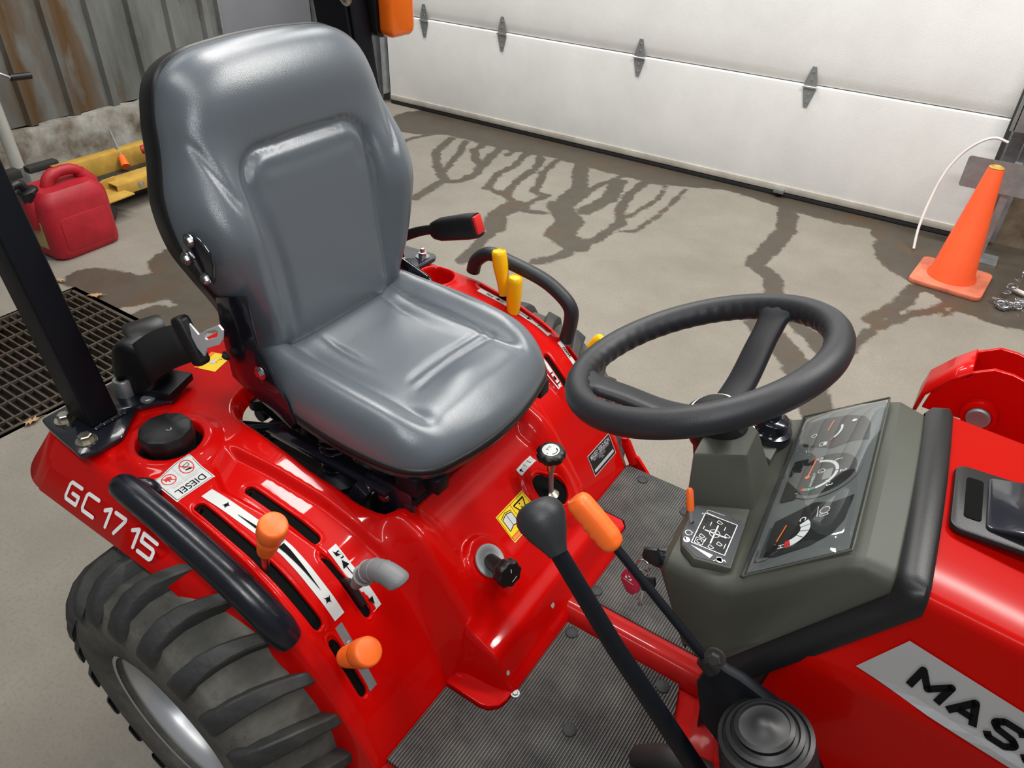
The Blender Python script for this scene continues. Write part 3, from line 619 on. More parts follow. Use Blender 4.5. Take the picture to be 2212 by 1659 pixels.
def body():
    st=.0024; xs=np.arange(-1.19,-.352,st); ys=np.concatenate([np.arange(-.434,-.29,.0018),np.linspace(-.29,.30,178)[1:-1],np.arange(.30,.4345,.0024)]); ys[-1]=.434; ys[0]=-.434; X,Y=np.meshgrid(xs,ys,indexing='ij'); nx,ny=X.shape
    # rounded rear corners
    cr=.05; ye=ys[-1]; ccx=-1.19+cr; ccy=ye-cr; dx=X-ccx; dy=np.abs(Y)-ccy; out=(dx<0)&(dy>0); dd=np.hypot(dx,dy)
    mm=np.maximum(np.abs(dx),np.abs(dy)); k=np.where(out,mm/np.maximum(dd,1e-9),1); X=np.where(out,ccx+dx*k,X); Y=np.where(out,np.sign(Y)*(ccy+dy*k),Y)
    so=open_sdf(X,Y); gx=(open_sdf(X+.0005,Y)-so)/.0005; gy=(open_sdf(X,Y+.0005)-so)/.0005; gn=np.maximum(np.hypot(gx,gy),1e-6); mv=np.where((so<-.0058)&(so>-.013),-.0058-so,0); X=X+gx/gn*mv; Y=Y+gy/gn*mv
    Z,hole=Hs(X,Y,True); V=np.stack([X.ravel(),Y.ravel(),Z.ravel()],1); idx=np.arange(nx*ny).reshape(nx,ny)
    F=np.stack([idx[:-1,:-1].ravel(),idx[1:,:-1].ravel(),idx[1:,1:].ravel(),idx[:-1,1:].ravel()],1)
    c=V[F].mean(1); keep=open_sdf(c[:,0],c[:,1])>-.00575
    # nothing below the floor line and no sheet inside the tunnel
    zf=np.where(np.abs(c[:,1])<.262,.322,.318); keep&=~((c[:,2]<zf)&(c[:,0]>-.56)&(open_sdf(c[:,0],c[:,1])>0)&(c[:,0]>-.48))
    F=F[keep]; hm=hole.ravel()[F].mean(1)>.6
    V=[tuple(v) for v in V]; Fl=[tuple(f) for f in F]; mi=[int(h) for h in hm]
    # skirt hanging from the perimeter
    LX=[-1.19,-.84,-.754,-.69,-.62,-.53,-.47]; LZ=[.603,.592,.560,.522,.452,.315,.30]; LY=[.497,.495,.490,.484,.474,.452,.445]
    jr=[i for i in range(nx) if xs[i]<-.47]
    per=[(i,0) for i in reversed(jr)]+[(0,j) for j in range(1,ny)]+[(i,ny-1) for i in jr[1:]]
    ring=[]
    for (i,j) in per:
        p=Vector(V[idx[i,j]]); x=p.x; lz=float(np.interp(x,LX,LZ)); ly=float(np.interp(x,LX,LY))
        if i==0 and abs(p.y)<ccy: o=Vector((-1,0,0)); grow=.061
        else:
            o=Vector((min(0,(x-ccx))*1.0,(abs(p.y)-ccy)*(1 if p.y>0 else -1),0)); 
            if x>=ccx: o=Vector((0,1 if p.y>0 else -1,0))
            o=o.normalized() if o.length>1e-6 else Vector((-1,0,0)); grow=(ly-ye) if x>=ccx else .061
        col=[idx[i,j]]
        dz=p.z-lz
        for g,q in((.10,.004),(.22,.012),(.36,.026),(1.0,None),(.98,-1),(.86,-2)):
            z=p.z-q if q is not None and q>0 else (lz if q in(None,) else (lz-.005 if q==-1 else lz-.022))
            V.append(tuple(p+o*grow*g+Vector((0,0,z-p.z)))); col.append(len(V)-1)
        ring.append(col)
    for a,b in zip(ring,ring[1:]):
        for k in range(len(a)-1): Fl.append((a[k],b[k],b[k+1],a[k+1])); mi.append(0)
    o=obj('fender_body',V,Fl,None,TR,mi=mi,mats=['red_paint','black_hole'])
    bm=bmesh.new(); bm.from_mesh(o.data); bmesh.ops.recalc_face_normals(bm,faces=bm.faces); bm.to_mesh(o.data); bm.free()
    return o
BODY=body()
def slot_rings():
    """pressed lips and dark wells of the lever slots"""
    for (x0,y0,x1,y1,r) in SLOTS:
        L=math.hypot(x1-x0,y1-y0); dx,dy=(x1-x0)/L,(y1-y0)/L; path=[]
        N=16
        def ring(rr):
            P=[]; 
            for k in range(25): t=L*k/24; P.append((x0+dx*t-dy*rr,y0+dy*t+dx*rr))
            for k in range(1,N): a=PI/2-PI*k/N; P.append((x1+rr*(dx*math.cos(a)-dy*math.sin(a)),y1+rr*(dy*math.cos(a)+dx*math.sin(a))))
            for k in range(25): t=L*(24-k)/24; P.append((x0+dx*t+dy*rr,y0+dy*t-dx*rr))
            for k in range(1,N): a=-PI/2-PI*k/N; P.append((x0+rr*(dx*math.cos(a)-dy*math.sin(a)),y0+rr*(dy*math.cos(a)+dx*math.sin(a))))
            return P
        ref=ring(r+.0058)
        Z=[HP(*p) for p in ref]; nn=[Hn(*p) for p in ref]; V=[];n=len(ref)
        for rr,h in((r+.0052,-.0006),(r+.0038,.0007),(r+.0024,.0010),(r+.0010,.0004),(r+.0002,-.0012),(r-.0004,-.007)):
            P=ring(rr)
            for p,q,z,m_ in zip(P,ref,Z,nn): V.append(Vector((p[0],p[1],z.z))+Vector((0,0,(-m_.x/m_.z)*(p[0]-q[0])+(-m_.y/m_.z)*(p[1]-q[1])))+m_*h)
        F=[(i*n+j,i*n+(j+1)%n,(i+1)*n+(j+1)%n,(i+1)*n+j) for i in range(5) for j in range(n)]
        o=obj('slot_lip',V,F,'red_paint',BODY)
        # well floor
        P=ring(r+.0003); W_=[]
        for p,q,z,m_ in zip(P,ref,Z,nn): W_.append(Vector((p[0],p[1],z.z))+Vector((0,0,(-m_.x/m_.z)*(p[0]-q[0])+(-m_.y/m_.z)*(p[1]-q[1])))+m_*(-.0045))
        F=[(k,k+1,24+N-1+25-1-k-1,24+N-1+25-1-k) for k in range(24)]+[tuple(range(24,24+N+1))]+[tuple([0]+list(range(n-1,n-N-1,-1)))[::-1]]
        obj('slot_well',W_,F,'black_hole',o,smooth=False)
slot_rings()
def plan(x0,y0,rx,ry,ux,uy):
    """flat print laid over the curved body: origin, reading direction, up direction in plan"""
    def T(u,v,l=0): x=x0+u*rx+v*ux; y=y0+u*ry+v*uy; return HP(x,y,.0008+.0004*l)
    return T
def band(xs,ys0,ys1,name,mats,n=26):
    """strip decal between two plan curves y0(x), y1(x)"""
    xp,a,b=xs,ys0,ys1
    def T(u,v,l=0):
        x=xp[0]+(xp[-1]-xp[0])*u; y=float(np.interp(x,xp,a))*(1-v)+float(np.interp(x,xp,b))*v; return HP(x,y,.0008+.0004*l)
    f=Flat(T); f.grid(0,1,0,1,n,2,0); return f
def decals():
    # main lever strip with turtle, wedges and hare
    f=band([-.84,-.69,-.593],[-.388,-.372,-.372],[-.368,-.350,-.352],'d',None,40)
    f.wedge((.25,.40),(.50,.45),.03,.34,1,2); f.wedge((.56,.50),(.86,.50),.50,.02,1,2)
    for c in(.155,.915):
        f.disc(c,.5,.0105,1,2,ry=17); f.poly([(c-.011,.45),(c-.017,.25),(c-.006,.42)],1,2); f.poly([(c+.008,.5),(c+.020,.62),(c+.006,.62)],1,2); f.poly([(c,.35),(c+.010,.2),(c+.007,.42)],1,2); f.poly([(c-.004,.62),(c-.012,.80),(c+.004,.66)],1,2)
    f.build('lever_strip',['grey_print' if 0 else 'white_decal','black_print'],TR)
    f=band([-.664,-.573],[-.308,-.312],[-.290,-.293],'d',None,16)
    f.line((.30,.5),(.70,.5),.09,1,1); f.poly([(.22,.5),(.33,.15),(.33,.85)],1,1); f.poly([(.05,.3),(.14,.3),(.16,.75),(.10,.5)],1,1); f.outline([(.10,.5),(.2,.55),(.2,.85),(.10,.8)],.02,1,1); f.poly([(.86,.2),(.95,.5),(.86,.7)],1,1)
    f.build('lever_strip','white_decal black_print'.split(),TR)
    f=band([-.588,-.524],[-.378,-.382],[-.364,-.367],'d',None,14); f.outline([(.28,.3),(.36,.3),(.36,.7),(.28,.7)],.02,1,1); f.outline([(.60,.3),(.68,.3),(.68,.7),(.60,.7)],.02,1,1)
    f.build('lever_strip','galvanised grey_print'.split(),TR)
    # left fender strips
    f=band([-.875,-.69],[.385,.398],[.399,.412],'d',None,24)
    T2=plan(-.84,.398,-1,0,0,-1); g=Flat(T2); 
    def txt(s,x,y,size): 
        g=Flat(plan(x,y,-1,0,0,-1)); g.text(s,0,0,size,0,bold=.0004); g.build('strip_lettering',['black_print'],TR)
    txt('540',-.845,.394,.011); txt('N',-.715,.404,.012)
    f.line((.28,.5),(.36,.5),.1,1,1); f.poly([(.24,.5),(.29,.2),(.29,.8)],1,1); f.line((.56,.5),(.70,.5),.1,1,1); f.poly([(.75,.5),(.69,.2),(.69,.8)],1,1); f.poly([(.49,.3),(.51,.3),(.51,.7),(.49,.7)],1,1)
    f.build('lever_strip','white_decal black_print'.split(),TR)
    f=band([-.668,-.575],[.404,.395],[.417,.409],'d',None,16); f.poly([(.55,.3),(.62,.5),(.55,.7)],1,1); f.build('lever_strip','white_decal black_print'.split(),TR); txt('2000',-.645,.4085,.011)
    f=band([-.675,-.61],[.320,.318],[.338,.336],'d',None,12); f.outline([(.6,.2),(.9,.2),(.9,.8),(.6,.8)],.03,1,1); f.disc(.75,.5,.06,1,1,ry=3); f.build('lever_strip','white_decal black_print'.split(),TR)
    # DIESEL label, read from behind
    f=Flat(plan(-.886,-.383,0,-1,1,0)); hw,hh=.0345,.029
    f.grid(-hw,hw,-hh,hh,20,18,0); f.outline(rrect(2*hw-.004,2*hh-.004,.002,2),.0006,1,1)
    f.text('DIESEL',0,.0165,.0165,1,bold=.0001,lift=1,sx=1.08); f.text('ULTRA LOW SULFUR',0,.0045,.0050,2,lift=1)
    f.line((-.031,.0005),(.031,.0005),.0006,2,1); f.line((0,.0005),(0,-.027),.0006,2,1)
    for c in(-.0165,.0165):
        f.arc(c,-.0135,.0105,.0016,0,360,3,30,1); f.line((c-.0075,-.006),(c+.0075,-.021),.0014,3,2)
    f.poly([(.010,-.017),(.013,-.010),(.0155,-.013),(.0175,-.007),(.0195,-.013),(.0225,-.011),(.022,-.018),(.016,-.020)],3,1)
    f.line((-.012,-.011),(-.021,-.008),.0022,1,1); f.outline([(-.022,-.018),(-.012,-.018),(-.012,-.014),(-.022,-.014)],.0008,1,1)
    f.build('fuel_label','white_decal black_print grey_print red_print'.split(),TR)
    # yellow read-the-manual label on the riser
    f=Flat(plan(-.508,.010,0,-1,1,0)); f.grid(-.043,.043,-.022,.022,12,6,0); 
    f.outline([(-.041,-.020),(.041,-.020),(.041,.020),(-.041,.020)],.0007,1,1); f.line((0,-.020),(0,.013),.0007,1,1); f.line((-.04,.013),(.04,.013),.0007,1,1)
    f.grid(-.041,.041,.0135,.0198,10,2,2,.5); f.text('WARNING',0,.0167,.0060,1,lift=1)
    f.outline([(-.036,-.015),(-.005,-.015),(-.020,.010)],.0022,1,1); f.line((-.020,-.007),(-.020,.000),.0024,1,1); f.disc(-.020,-.0115,.0015,1,1)
    f.poly([(.007,-.012),(.021,-.015),(.035,-.012),(.035,.006),(.021,.003),(.007,.006)],3,1); f.outline([(.007,-.012),(.021,-.015),(.035,-.012),(.035,.006),(.021,.003),(.007,.006)],.0011,1,2); f.line((.021,-.015),(.021,.003),.0008,1,2); f.line((.005,-.014),(.021,-.0175),.0009,1,1); f.line((.021,-.0175),(.037,-.014),.0009,1,1)
    f.build('warning_label','yellow_decal black_print orange_print white_decal'.split(),TR)
    # little number strip
    f=Flat(plan(-.549,.098,0,-1,1,0)); f.grid(-.025,.025,-.0075,.0075,16,5,0); f.text('2',-.008,0,.011,1,lift=1); f.text('1',.005,0,.011,1,lift=1); f.poly([(.013,.0),(.018,-.004),(.023,.0),(.019,.0),(.019,.005),(.017,.005),(.017,0)],1,1); f.build('setting_label','white_decal black_print'.split(),TR)
    # black maker's plate on the left fender foot
    P=[at(1268,990,X=-.51),at(1285,1032,X=-.49),at(1330,975,X=-.49),at(1312,936,X=-.51)]
    f=Flat(plan(-.507,.357,0,1,-1,0)); f.grid(-.050,.050,-.0125,.0125,10,6,2); f.grid(-.0485,.0485,-.0117,.0117,10,6,0,.6)
    f.text('MASSEY FERGUSON',0,.0072,.0072,1,lift=2,sx=1.35,bold=.00012); f.text('AGCO CORPORATION',0,.0036,.0044,1,lift=2,sx=1.6); f.text('DULUTH GA',0,.0006,.0032,1,lift=2,sx=1.6); f.text('U.S.A.',0,-.0020,.003,1,lift=2,sx=1.6)
    f.poly([(-.044,-.0092),(.044,-.0092),(.044,-.0058),(-.044,-.0058)],1,1); f.build('maker_plate','gauge_black grey_print white_decal'.split(),TR)
    # yellow label on the rear deck by the seat
    f=Flat(plan(-1.108,-.150,-.3,.95,1,.3)); f.grid(-.028,.028,-.022,.022,4,4,0); f.grid(-.028,.028,-.022,-.014,4,2,1,1); f.poly(rrect(.012,.010,.001,2),2,1); f.text('- - / -',.008,.008,.01,3,lift=1); f.build('deck_label','yellow_decal orange_print white_decal black_print'.split(),TR)
    # model number on the side skirt
    def TS(u,v,l=0):
        x=-1.075+u; fz=float(FZ(x))-.010; lz=float(np.interp(x,[-1.19,-.84,-.754,-.69],[.603,.592,.560,.522])); zt=fz-.026; t=(.5+v/.06)
        yt=.434+.061*.36; yb=float(np.interp(x,[-1.19,-.84,-.754,-.69],[.497,.495,.490,.484])); yt=.434+(yb-.434)*.36
        y=yb+(yt-yb)*t; z=lz+(zt-lz)*t
        return Vector((x,-y-.0012-.0005*l,z))
    g=Flat(TS)
    # letters built of strokes in the maker's squared style: G C 1 7 1 5
    H_=.034; w_=.030; t_=.0062
    def stroke(P):
        for a,b in zip(P,P[1:]):
            g.line(a,b,t_)
        for a in P: g.disc(a[0],a[1],t_/2,n=10)
    def gl(ch,x):
        h=H_/2-t_/2; 
        if ch=='G': stroke([(x+w_,h),(x+.003,h),(x,h-.004),(x,-h+.004),(x+.003,-h),(x+w_,-h),(x+w_,-.001),(x+w_*.45,-.001)])
        if ch=='C': stroke([(x+w_,h),(x+.003,h),(x,h-.004),(x,-h+.004),(x+.003,-h),(x+w_,-h)])
        if ch=='1': stroke([(x,h-.007),(x+w_*.42,h),(x+w_*.42,-h)])
        if ch=='7': stroke([(x,h),(x+w_*.85,h),(x+w_*.85,h-.003),(x+w_*.35,-h)])
        if ch=='5': stroke([(x+w_,h),(x,h),(x,.002),(x+w_-.003,.002),(x+w_,-.001),(x+w_,-h+.003),(x+w_-.003,-h),(x,-h)])
    for ch,x in zip('GC1715',(.0,.046,.096,.120,.166,.190)): gl(ch,x)
    g.build('model_number',['white_print'],TR)
decals()
# ---- floor plate, mats and tunnel
def deck():
    T=None
    # steel floor
    b=MB(); b.box((-.22,0,.305),(.52,.87,.026)); b.build('floor_plate','red_paint_worn',TR,bevel=.004)
    MB().box((-.04,-.32,.30),(.30,.24,.02)).build('side_plate','red_paint_worn',TR,bevel=.004)
    def mm(poly,name='floor_mat'):
        return MB().prism(poly,.318,.330).build(name,'ribbed_mat',TR,bevel=.0018)
    fl=[(-.470,-.262),(-.40,-.262),(-.385,-.258),(-.372,-.245),(-.367,-.228),(-.366,-.030)]
    m1=mm([(-.470,-.415)]+fl+[(-.140,-.030),(-.118,-.11),(-.075,-.26),(-.05,-.415)])
    m2=mm([(-.470,.428),(-.06,.428),(-.06,.040),(-.360,.040),(-.366,.06),(-.392,.10),(-.40,.155),(-.384,.18),(-.382,.245),(-.395,.262),(-.470,.264)][::-1])
    for m_,pts in((m1,[(1235,1365),(1230,1575),(1432,1482)]),(m2,[(1288,1275),(1388,1035),(1480,1105)])):
        for p in pts:
            q=at(*p,Z=.332); MB().lathe([(.012,0),(.012,.002),(.009,.0035),(0,.0036)],(q.x,q.y,.330),n=20).build('stud','black_rubber',m_,ang=60)
    # tunnel ridge between the mats
    b=MB(); pr=[(-.030,.322),(-.024,.336),(-.016,.347),(-.006,.351),(.016,.351),(.026,.346),(.033,.336),(.038,.322)]
    V=[(x,y,z) for x in(-.385,-.36,-.05) for y,z in pr]; V=[(x,y,z if x>-.37 else z+.0) for x,y,z in V]; n=len(pr)
    b.add(V,[(i*n+j,(i+1)*n+j,(i+1)*n+j+1,i*n+j+1) for i in range(2) for j in range(n-1)]); b.build('tunnel_ridge','red_paint_worn',TR,ang=70)
    # worn bolt at the step corner and paint chips
    q=at(1115,1497,Z=.334); bolt(TR,(q.x-.002,q.y,.330),r=.0045,m='galvanised',h=.004)
    MB().prism([(x+.004*(x>-.46),y) for x,y in fl][:0]+[(-.475,-.258),(-.402,-.258),(-.388,-.254),(-.374,-.242),(-.369,-.226),(-.368,-.02),(-.368,.06),(-.394,.10),(-.402,.155),(-.386,.18),(-.384,.243),(-.397,.258),(-.475,.260)],.318,.334).build('step_flange','red_paint',TR,bevel=.003)
    def chip(px,py,s,X=None,Z=None):
        q=at(px,py,Z=Z)
        rnd=random.Random(px); V=[(q.x,q.y,0)]; n=9
        pts=[(q.x+s*rnd.uniform(.5,1)*math.cos(2*PI*i/n)*.6,q.y+s*rnd.uniform(.5,1)*math.sin(2*PI*i/n)) for i in range(n)]
        obj('paint_chip',[tuple(HP(a,b,.0006)) for a,b in pts],[tuple(range(n))],'pole_grey',TR)
    chip(1196,1283,.006,Z=.405); chip(1064,1472,.007,Z=.39); chip(1098,1440,.005,Z=.38)
    b=MB().prism([(-.118,-.02),(-.098,-.11),(-.045,-.27),(.30,-.27),(.30,.05),(-.118,.05)],.28,.52); o=b.build('frame_side','red_paint',TR,bevel=.006)
    for v in o.data.vertices:
        if v.co.z>.4: v.co.x+=.06
    # foot pedal at the bottom edge of the picture
    q=at(1425,1640,Z=.38); b=MB(); b.tube(spline([(q.x-.03,q.y,.345),(q.x-.005,q.y,.375),(q.x+.03,q.y,.40),(q.x+.10,q.y,.41)],5),[.022]*16,14); b.box((q.x-.012,q.y-.02,.355),(.05,.08,.018),Euler((0,-.5,0)).to_matrix()); b.build('foot_pedal','hump_black',TR,bevel=.003)
deck()
# ---- rear tyre with separate lugs
def tyre(xc,y0,s,lugs=True):
    # profile across the tyre, y measured from the inner edge outward
    t=empty('tyre_axle',(xc,y0,.33)) if False else None
    Rr=.295; prof=[(.150,.02),(.20,.0),(.25,-.004),(.285,.012),(.300,.045),(.304,.10),(.305,.15),(.304,.20),(.300,.245),(.286,.278),(.25,.296),(.20,.298),(.17,.292),(.156,.275)]
    b=MB(); q=[(r,y) for r,y in prof]; n=72; V=[]
    for r,y in q:
        for j in range(n): a=2*PI*j/n; V.append((r*math.cos(a),y*s,r*math.sin(a)))
    k=len(q); F=[(i*n+j,i*n+(j+1)%n,(i+1)*n+(j+1)%n,(i+1)*n+j) for i in range(k-1) for j in range(n)]
    o=MB().add(V,F).build('rear_tyre','tire_base',TR,ang=80); o.location=(xc,y0,.30); o.scale=(.905,1,.905)
    if lugs:
        first=None
        # lug: bar running from the centre line forward-out, wrapping over the shoulder
        def lug(flip):
            P=[]; 
            for tt,w,hh,y,da in((0,.013,.026,.150,.0),(1,.013,.028,.175,.035),(2,.014,.029,.205,.085),(3,.016,.029,.235,.125),(4,.018,.027,.262,.150),(5,.020,.022,.285,.160),(6,.020,.012,.300,.165)):
                yy=y if not flip else .295-y; base=float(np.interp(y,[.15,.245,.278,.30],[.304,.300,.284,.262]))
                P.append((yy*s,base,hh,w,da+(.11 if flip else 0)))
            V=[];
            for y,r0,hh,w,da in P:
                for ww,h in((-1.25,-.004),(-.9,hh),(.9,hh),(1.25,-.004)):
                    a=PI/2+ (da)+ww*w/ .32; r=r0+h
                    V.append((r*math.cos(a),y,r*math.sin(a)))
            F=[(i*4+j,(i+1)*4+j,(i+1)*4+j+1,i*4+j+1) for i in range(len(P)-1) for j in range(3)]+[(0,1,2,3),((len(P)-1)*4+3,(len(P)-1)*4+2,(len(P)-1)*4+1,(len(P)-1)*4)]
            return MB().add(V,F).build('lug','tire_rubber',o,bevel=.003,seg=1,ang=40)
        N=22
        for fl in(False,True):
            f0=lug(fl)
            for i in range(N):
                c=f0 if i==0 else f0.copy()
                if i: COL.objects.link(c)
                c.rotation_euler=(0,2*PI*i/N+.05,0)
    rb=MB(); pr=[(.158,.284),(.166,.286),(.168,.280),(.160,.274),(.150,.262),(.145,.25),(.140,.20),(.10,.17),(.05,.165),(.0,.165)]; V=[]
    for r,y in pr:
        for j in range(n): a=2*PI*j/n; V.append((r*math.cos(a),y*s,r*math.sin(a)))
    k=len(pr); MB().add(V,[(i*n+j,i*n+(j+1)%n,(i+1)*n+(j+1)%n,(i+1)*n+j) for i in range(k-1) for j in range(n)]).build('wheel_rim','rim_silver',o,ang=50)
    # rubber whiskers left by the mould
    rnd=random.Random(5); b=MB()
    for i in range(260):
        a=rnd.uniform(0,2*PI); y=rnd.uniform(.255,.296); r=float(np.interp(y,[.245,.278,.296],[.300,.286,.25])); d=Vector((math.cos(a),0,math.sin(a))); p=d*r+Vector((0,y*s,0)); dd=(d*rnd.uniform(.3,1)+Vector((0,s*rnd.uniform(.4,1),0))+Vector((rnd.uniform(-.4,.4),0,rnd.uniform(-.4,.4)))).normalized()
        t=dd.orthogonal().normalized()*.0006; e=p+dd*rnd.uniform(.004,.010); b.add([p-t,p+t,e],[(0,1,2)])
    w_=b.build('whiskers','tire_rubber',o,smooth=False); w_['kind']='stuff'
tyre(-.81,-.278,-1); 
def tyre2():
    b=[o for o in bpy.data.objects if o.name=='rear_tyre'][0]
    c=b.copy(); COL.objects.link(c); c.location=(-.81,.278,.30); c.scale=(.905,-1,.905)
    for ch in b.children:
        d=ch.copy(); COL.objects.link(d); d.parent=c
tyre2()
# ---- rubber cover, seat suspension and hydraulics seen through the opening under the seat
def under_seat():
    # transmission tunnel cover: dark rubber sheet with soft humps
    def Z(x,y): return .50+.035*math.exp(-((x+.62)/.08)**2)-.06*abs(y)/.2*.5+.02*math.exp(-(((x+.80)/.06)**2+((y+.15)/.05)**2))+.012*math.sin(x*31+y*17)+.006*math.sin(y*43-x*12)-.03*sst(-.80,-.96,x)
    nx,ny=46,40; V=[]; 
    for i in range(nx+1):
        for j in range(ny+1):
            x=-.90+.29*i/nx; y=-.215+.40*j/ny; V.append((x,y,float(Z(x,y))))
    F=[(i*(ny+1)+j,(i+1)*(ny+1)+j,(i+1)*(ny+1)+j+1,i*(ny+1)+j+1) for i in range(nx) for j in range(ny)]
    obj('rubber_cover',V,F,'hump_black',TR)
    b=MB(); b.box((-.84,.02,.37),(.55,.24,.20)); b.box((-1.0,.0,.34),(.30,.20,.16)); b.tube([(-.98,-.30,.33),(-.98,.30,.33)],.05,20); b.build('transaxle','dark_junk',TR,bevel=.01)
    b=MB(); b.tube([(-1.02,-.20,.60),(-.86,-.06,.56)],.011,10); b.tube([(-.99,-.20,.57),(-.93,-.05,.55)],.008,10); b.tube([(-.955,-.21,.63),(-.90,-.10,.60),(-.85,-.02,.57)],.007,10)
    b.tube([(-1.0,-.15,.60),(-1.0,.15,.60)],.014,12); b.lathe([(.0,-.02),(.034,-.02),(.036,.0),(.034,.04),(0,.042)],(-.905,-.095,.585),(.2,0,1),20); b.build('linkage','black_metal',TR)
    b=MB(); b.lathe([(.0,-.01),(.018,-.01),(.02,0),(.018,.012),(.0,.014)],(-.985,-.155,.645),n=16); b.tube([(-.985,-.155,.64),(-.97,-.12,.58)],.009,8); b.build('linkage_knob','black_plastic',TR)
    # coil spring
    P=[(-.795+.026*math.cos(t),-.150+.026*math.sin(t),.575+.085*t/(2*PI*6)) for t in np.linspace(0,2*PI*6,138)]
    MB().tube(P,.0038,8).build('coil_spring','black_gloss',TR)
    MB().lathe([(.0,.545),(.042,.545),(.042,.56),(.03,.572),(.018,.58),(.018,.62),(0,.62)],(-.795,-.15,0),n=24).build('spring_seat','black_metal',TR,ang=30)
    # front suspension bracket with bolts
    b=MB(); b.box((-.655,-.165,.585),(.10,.012,.09)); b.box((-.655,.165,.585),(.10,.012,.09)); b.box((-.66,0,.60),(.06,.34,.012)); b.box((-.80,-.17,.615),(.30,.03,.012)); b.box((-.80,.17,.615),(.30,.03,.012)); b.box((-.72,-.19,.565),(.03,.02,.12),Euler((0,.5,0)).to_matrix()); b.build('suspension_frame','black_gloss',TR,bevel=.003)
    for p in((-.665,-.172,.597),(-.695,-.174,.592),(-.63,-.172,.575)): bolt(TR,p,(.3,-1,.3),.0065,m='steel')
    b=MB(); b.lathe([(.0,-.05),(.035,-.05),(.04,-.03),(.04,.03),(.035,.05),(0,.05)],(-.665,-.11,.528),(.25,1,.0),24); b.build('rubber_mount','hump_black',TR)
under_seat()
# ---- seat
def cushion(name,outline,center,front,frame,m,parent,p=9,rings=44,shell=None,shell_m='black_plastic',back=.03,lip=1.0):
    """upholstered shape: closed outline (a,b), front(a,b)->height, frame maps (a,b,h) to space"""
    O=np.array(spline(outline,14,True)); c=np.array(center); n=len(O); V=[];F=[]
    ss=1-(1-np.linspace(0,1,rings+1)[1:])**1.7
    V.append(frame(c[0],c[1],front(c[0],c[1])))
    def full(a,b,s): 
        k=max(0,1-s**p)**.55; return front(a,b)*k
    for s in ss:
        for q in O:
            a,b=c+(q-c)*s; V.append(frame(a,b,full(a,b,s)))
    for j in range(n): F.append((0,1+j,1+(j+1)%n))
    for i in range(rings-1):
        for j in range(n): F.append((1+i*n+j,1+(i+1)*n+j,1+(i+1)*n+(j+1)%n,1+i*n+(j+1)%n))
    base=1+(rings-1)*n
    for dh,sc in((-.012,1.0),(-back,.985),(-back,.0)):
        st=len(V)
        for q in O:
            a,b=c+(q-c)*sc; V.append(frame(a,b,dh))
        for j in range(n): F.append((base+j,st+j,st+(j+1)%n,base+(j+1)%n))
        base=st
    o=obj(name,V,F,m,parent)
    if shell:
        V=[];F=[];base=0
        L=[(1.0,-.004),(1.014,-.006),(1.016,-.014),(1.0,-shell*.6),(.93,-shell),(0,-shell)]
        for sc,dh in L:
            for q in O: a,b=c+(q-c)*sc; V.append(frame(a,b,dh))
        for i in range(len(L)-1):
            for j in range(n): F.append((i*n+j,(i+1)*n+j,(i+1)*n+(j+1)%n,i*n+(j+1)%n))
        s_=obj(name.replace('cushion','shell'),V,F,shell_m,parent); 
    return o
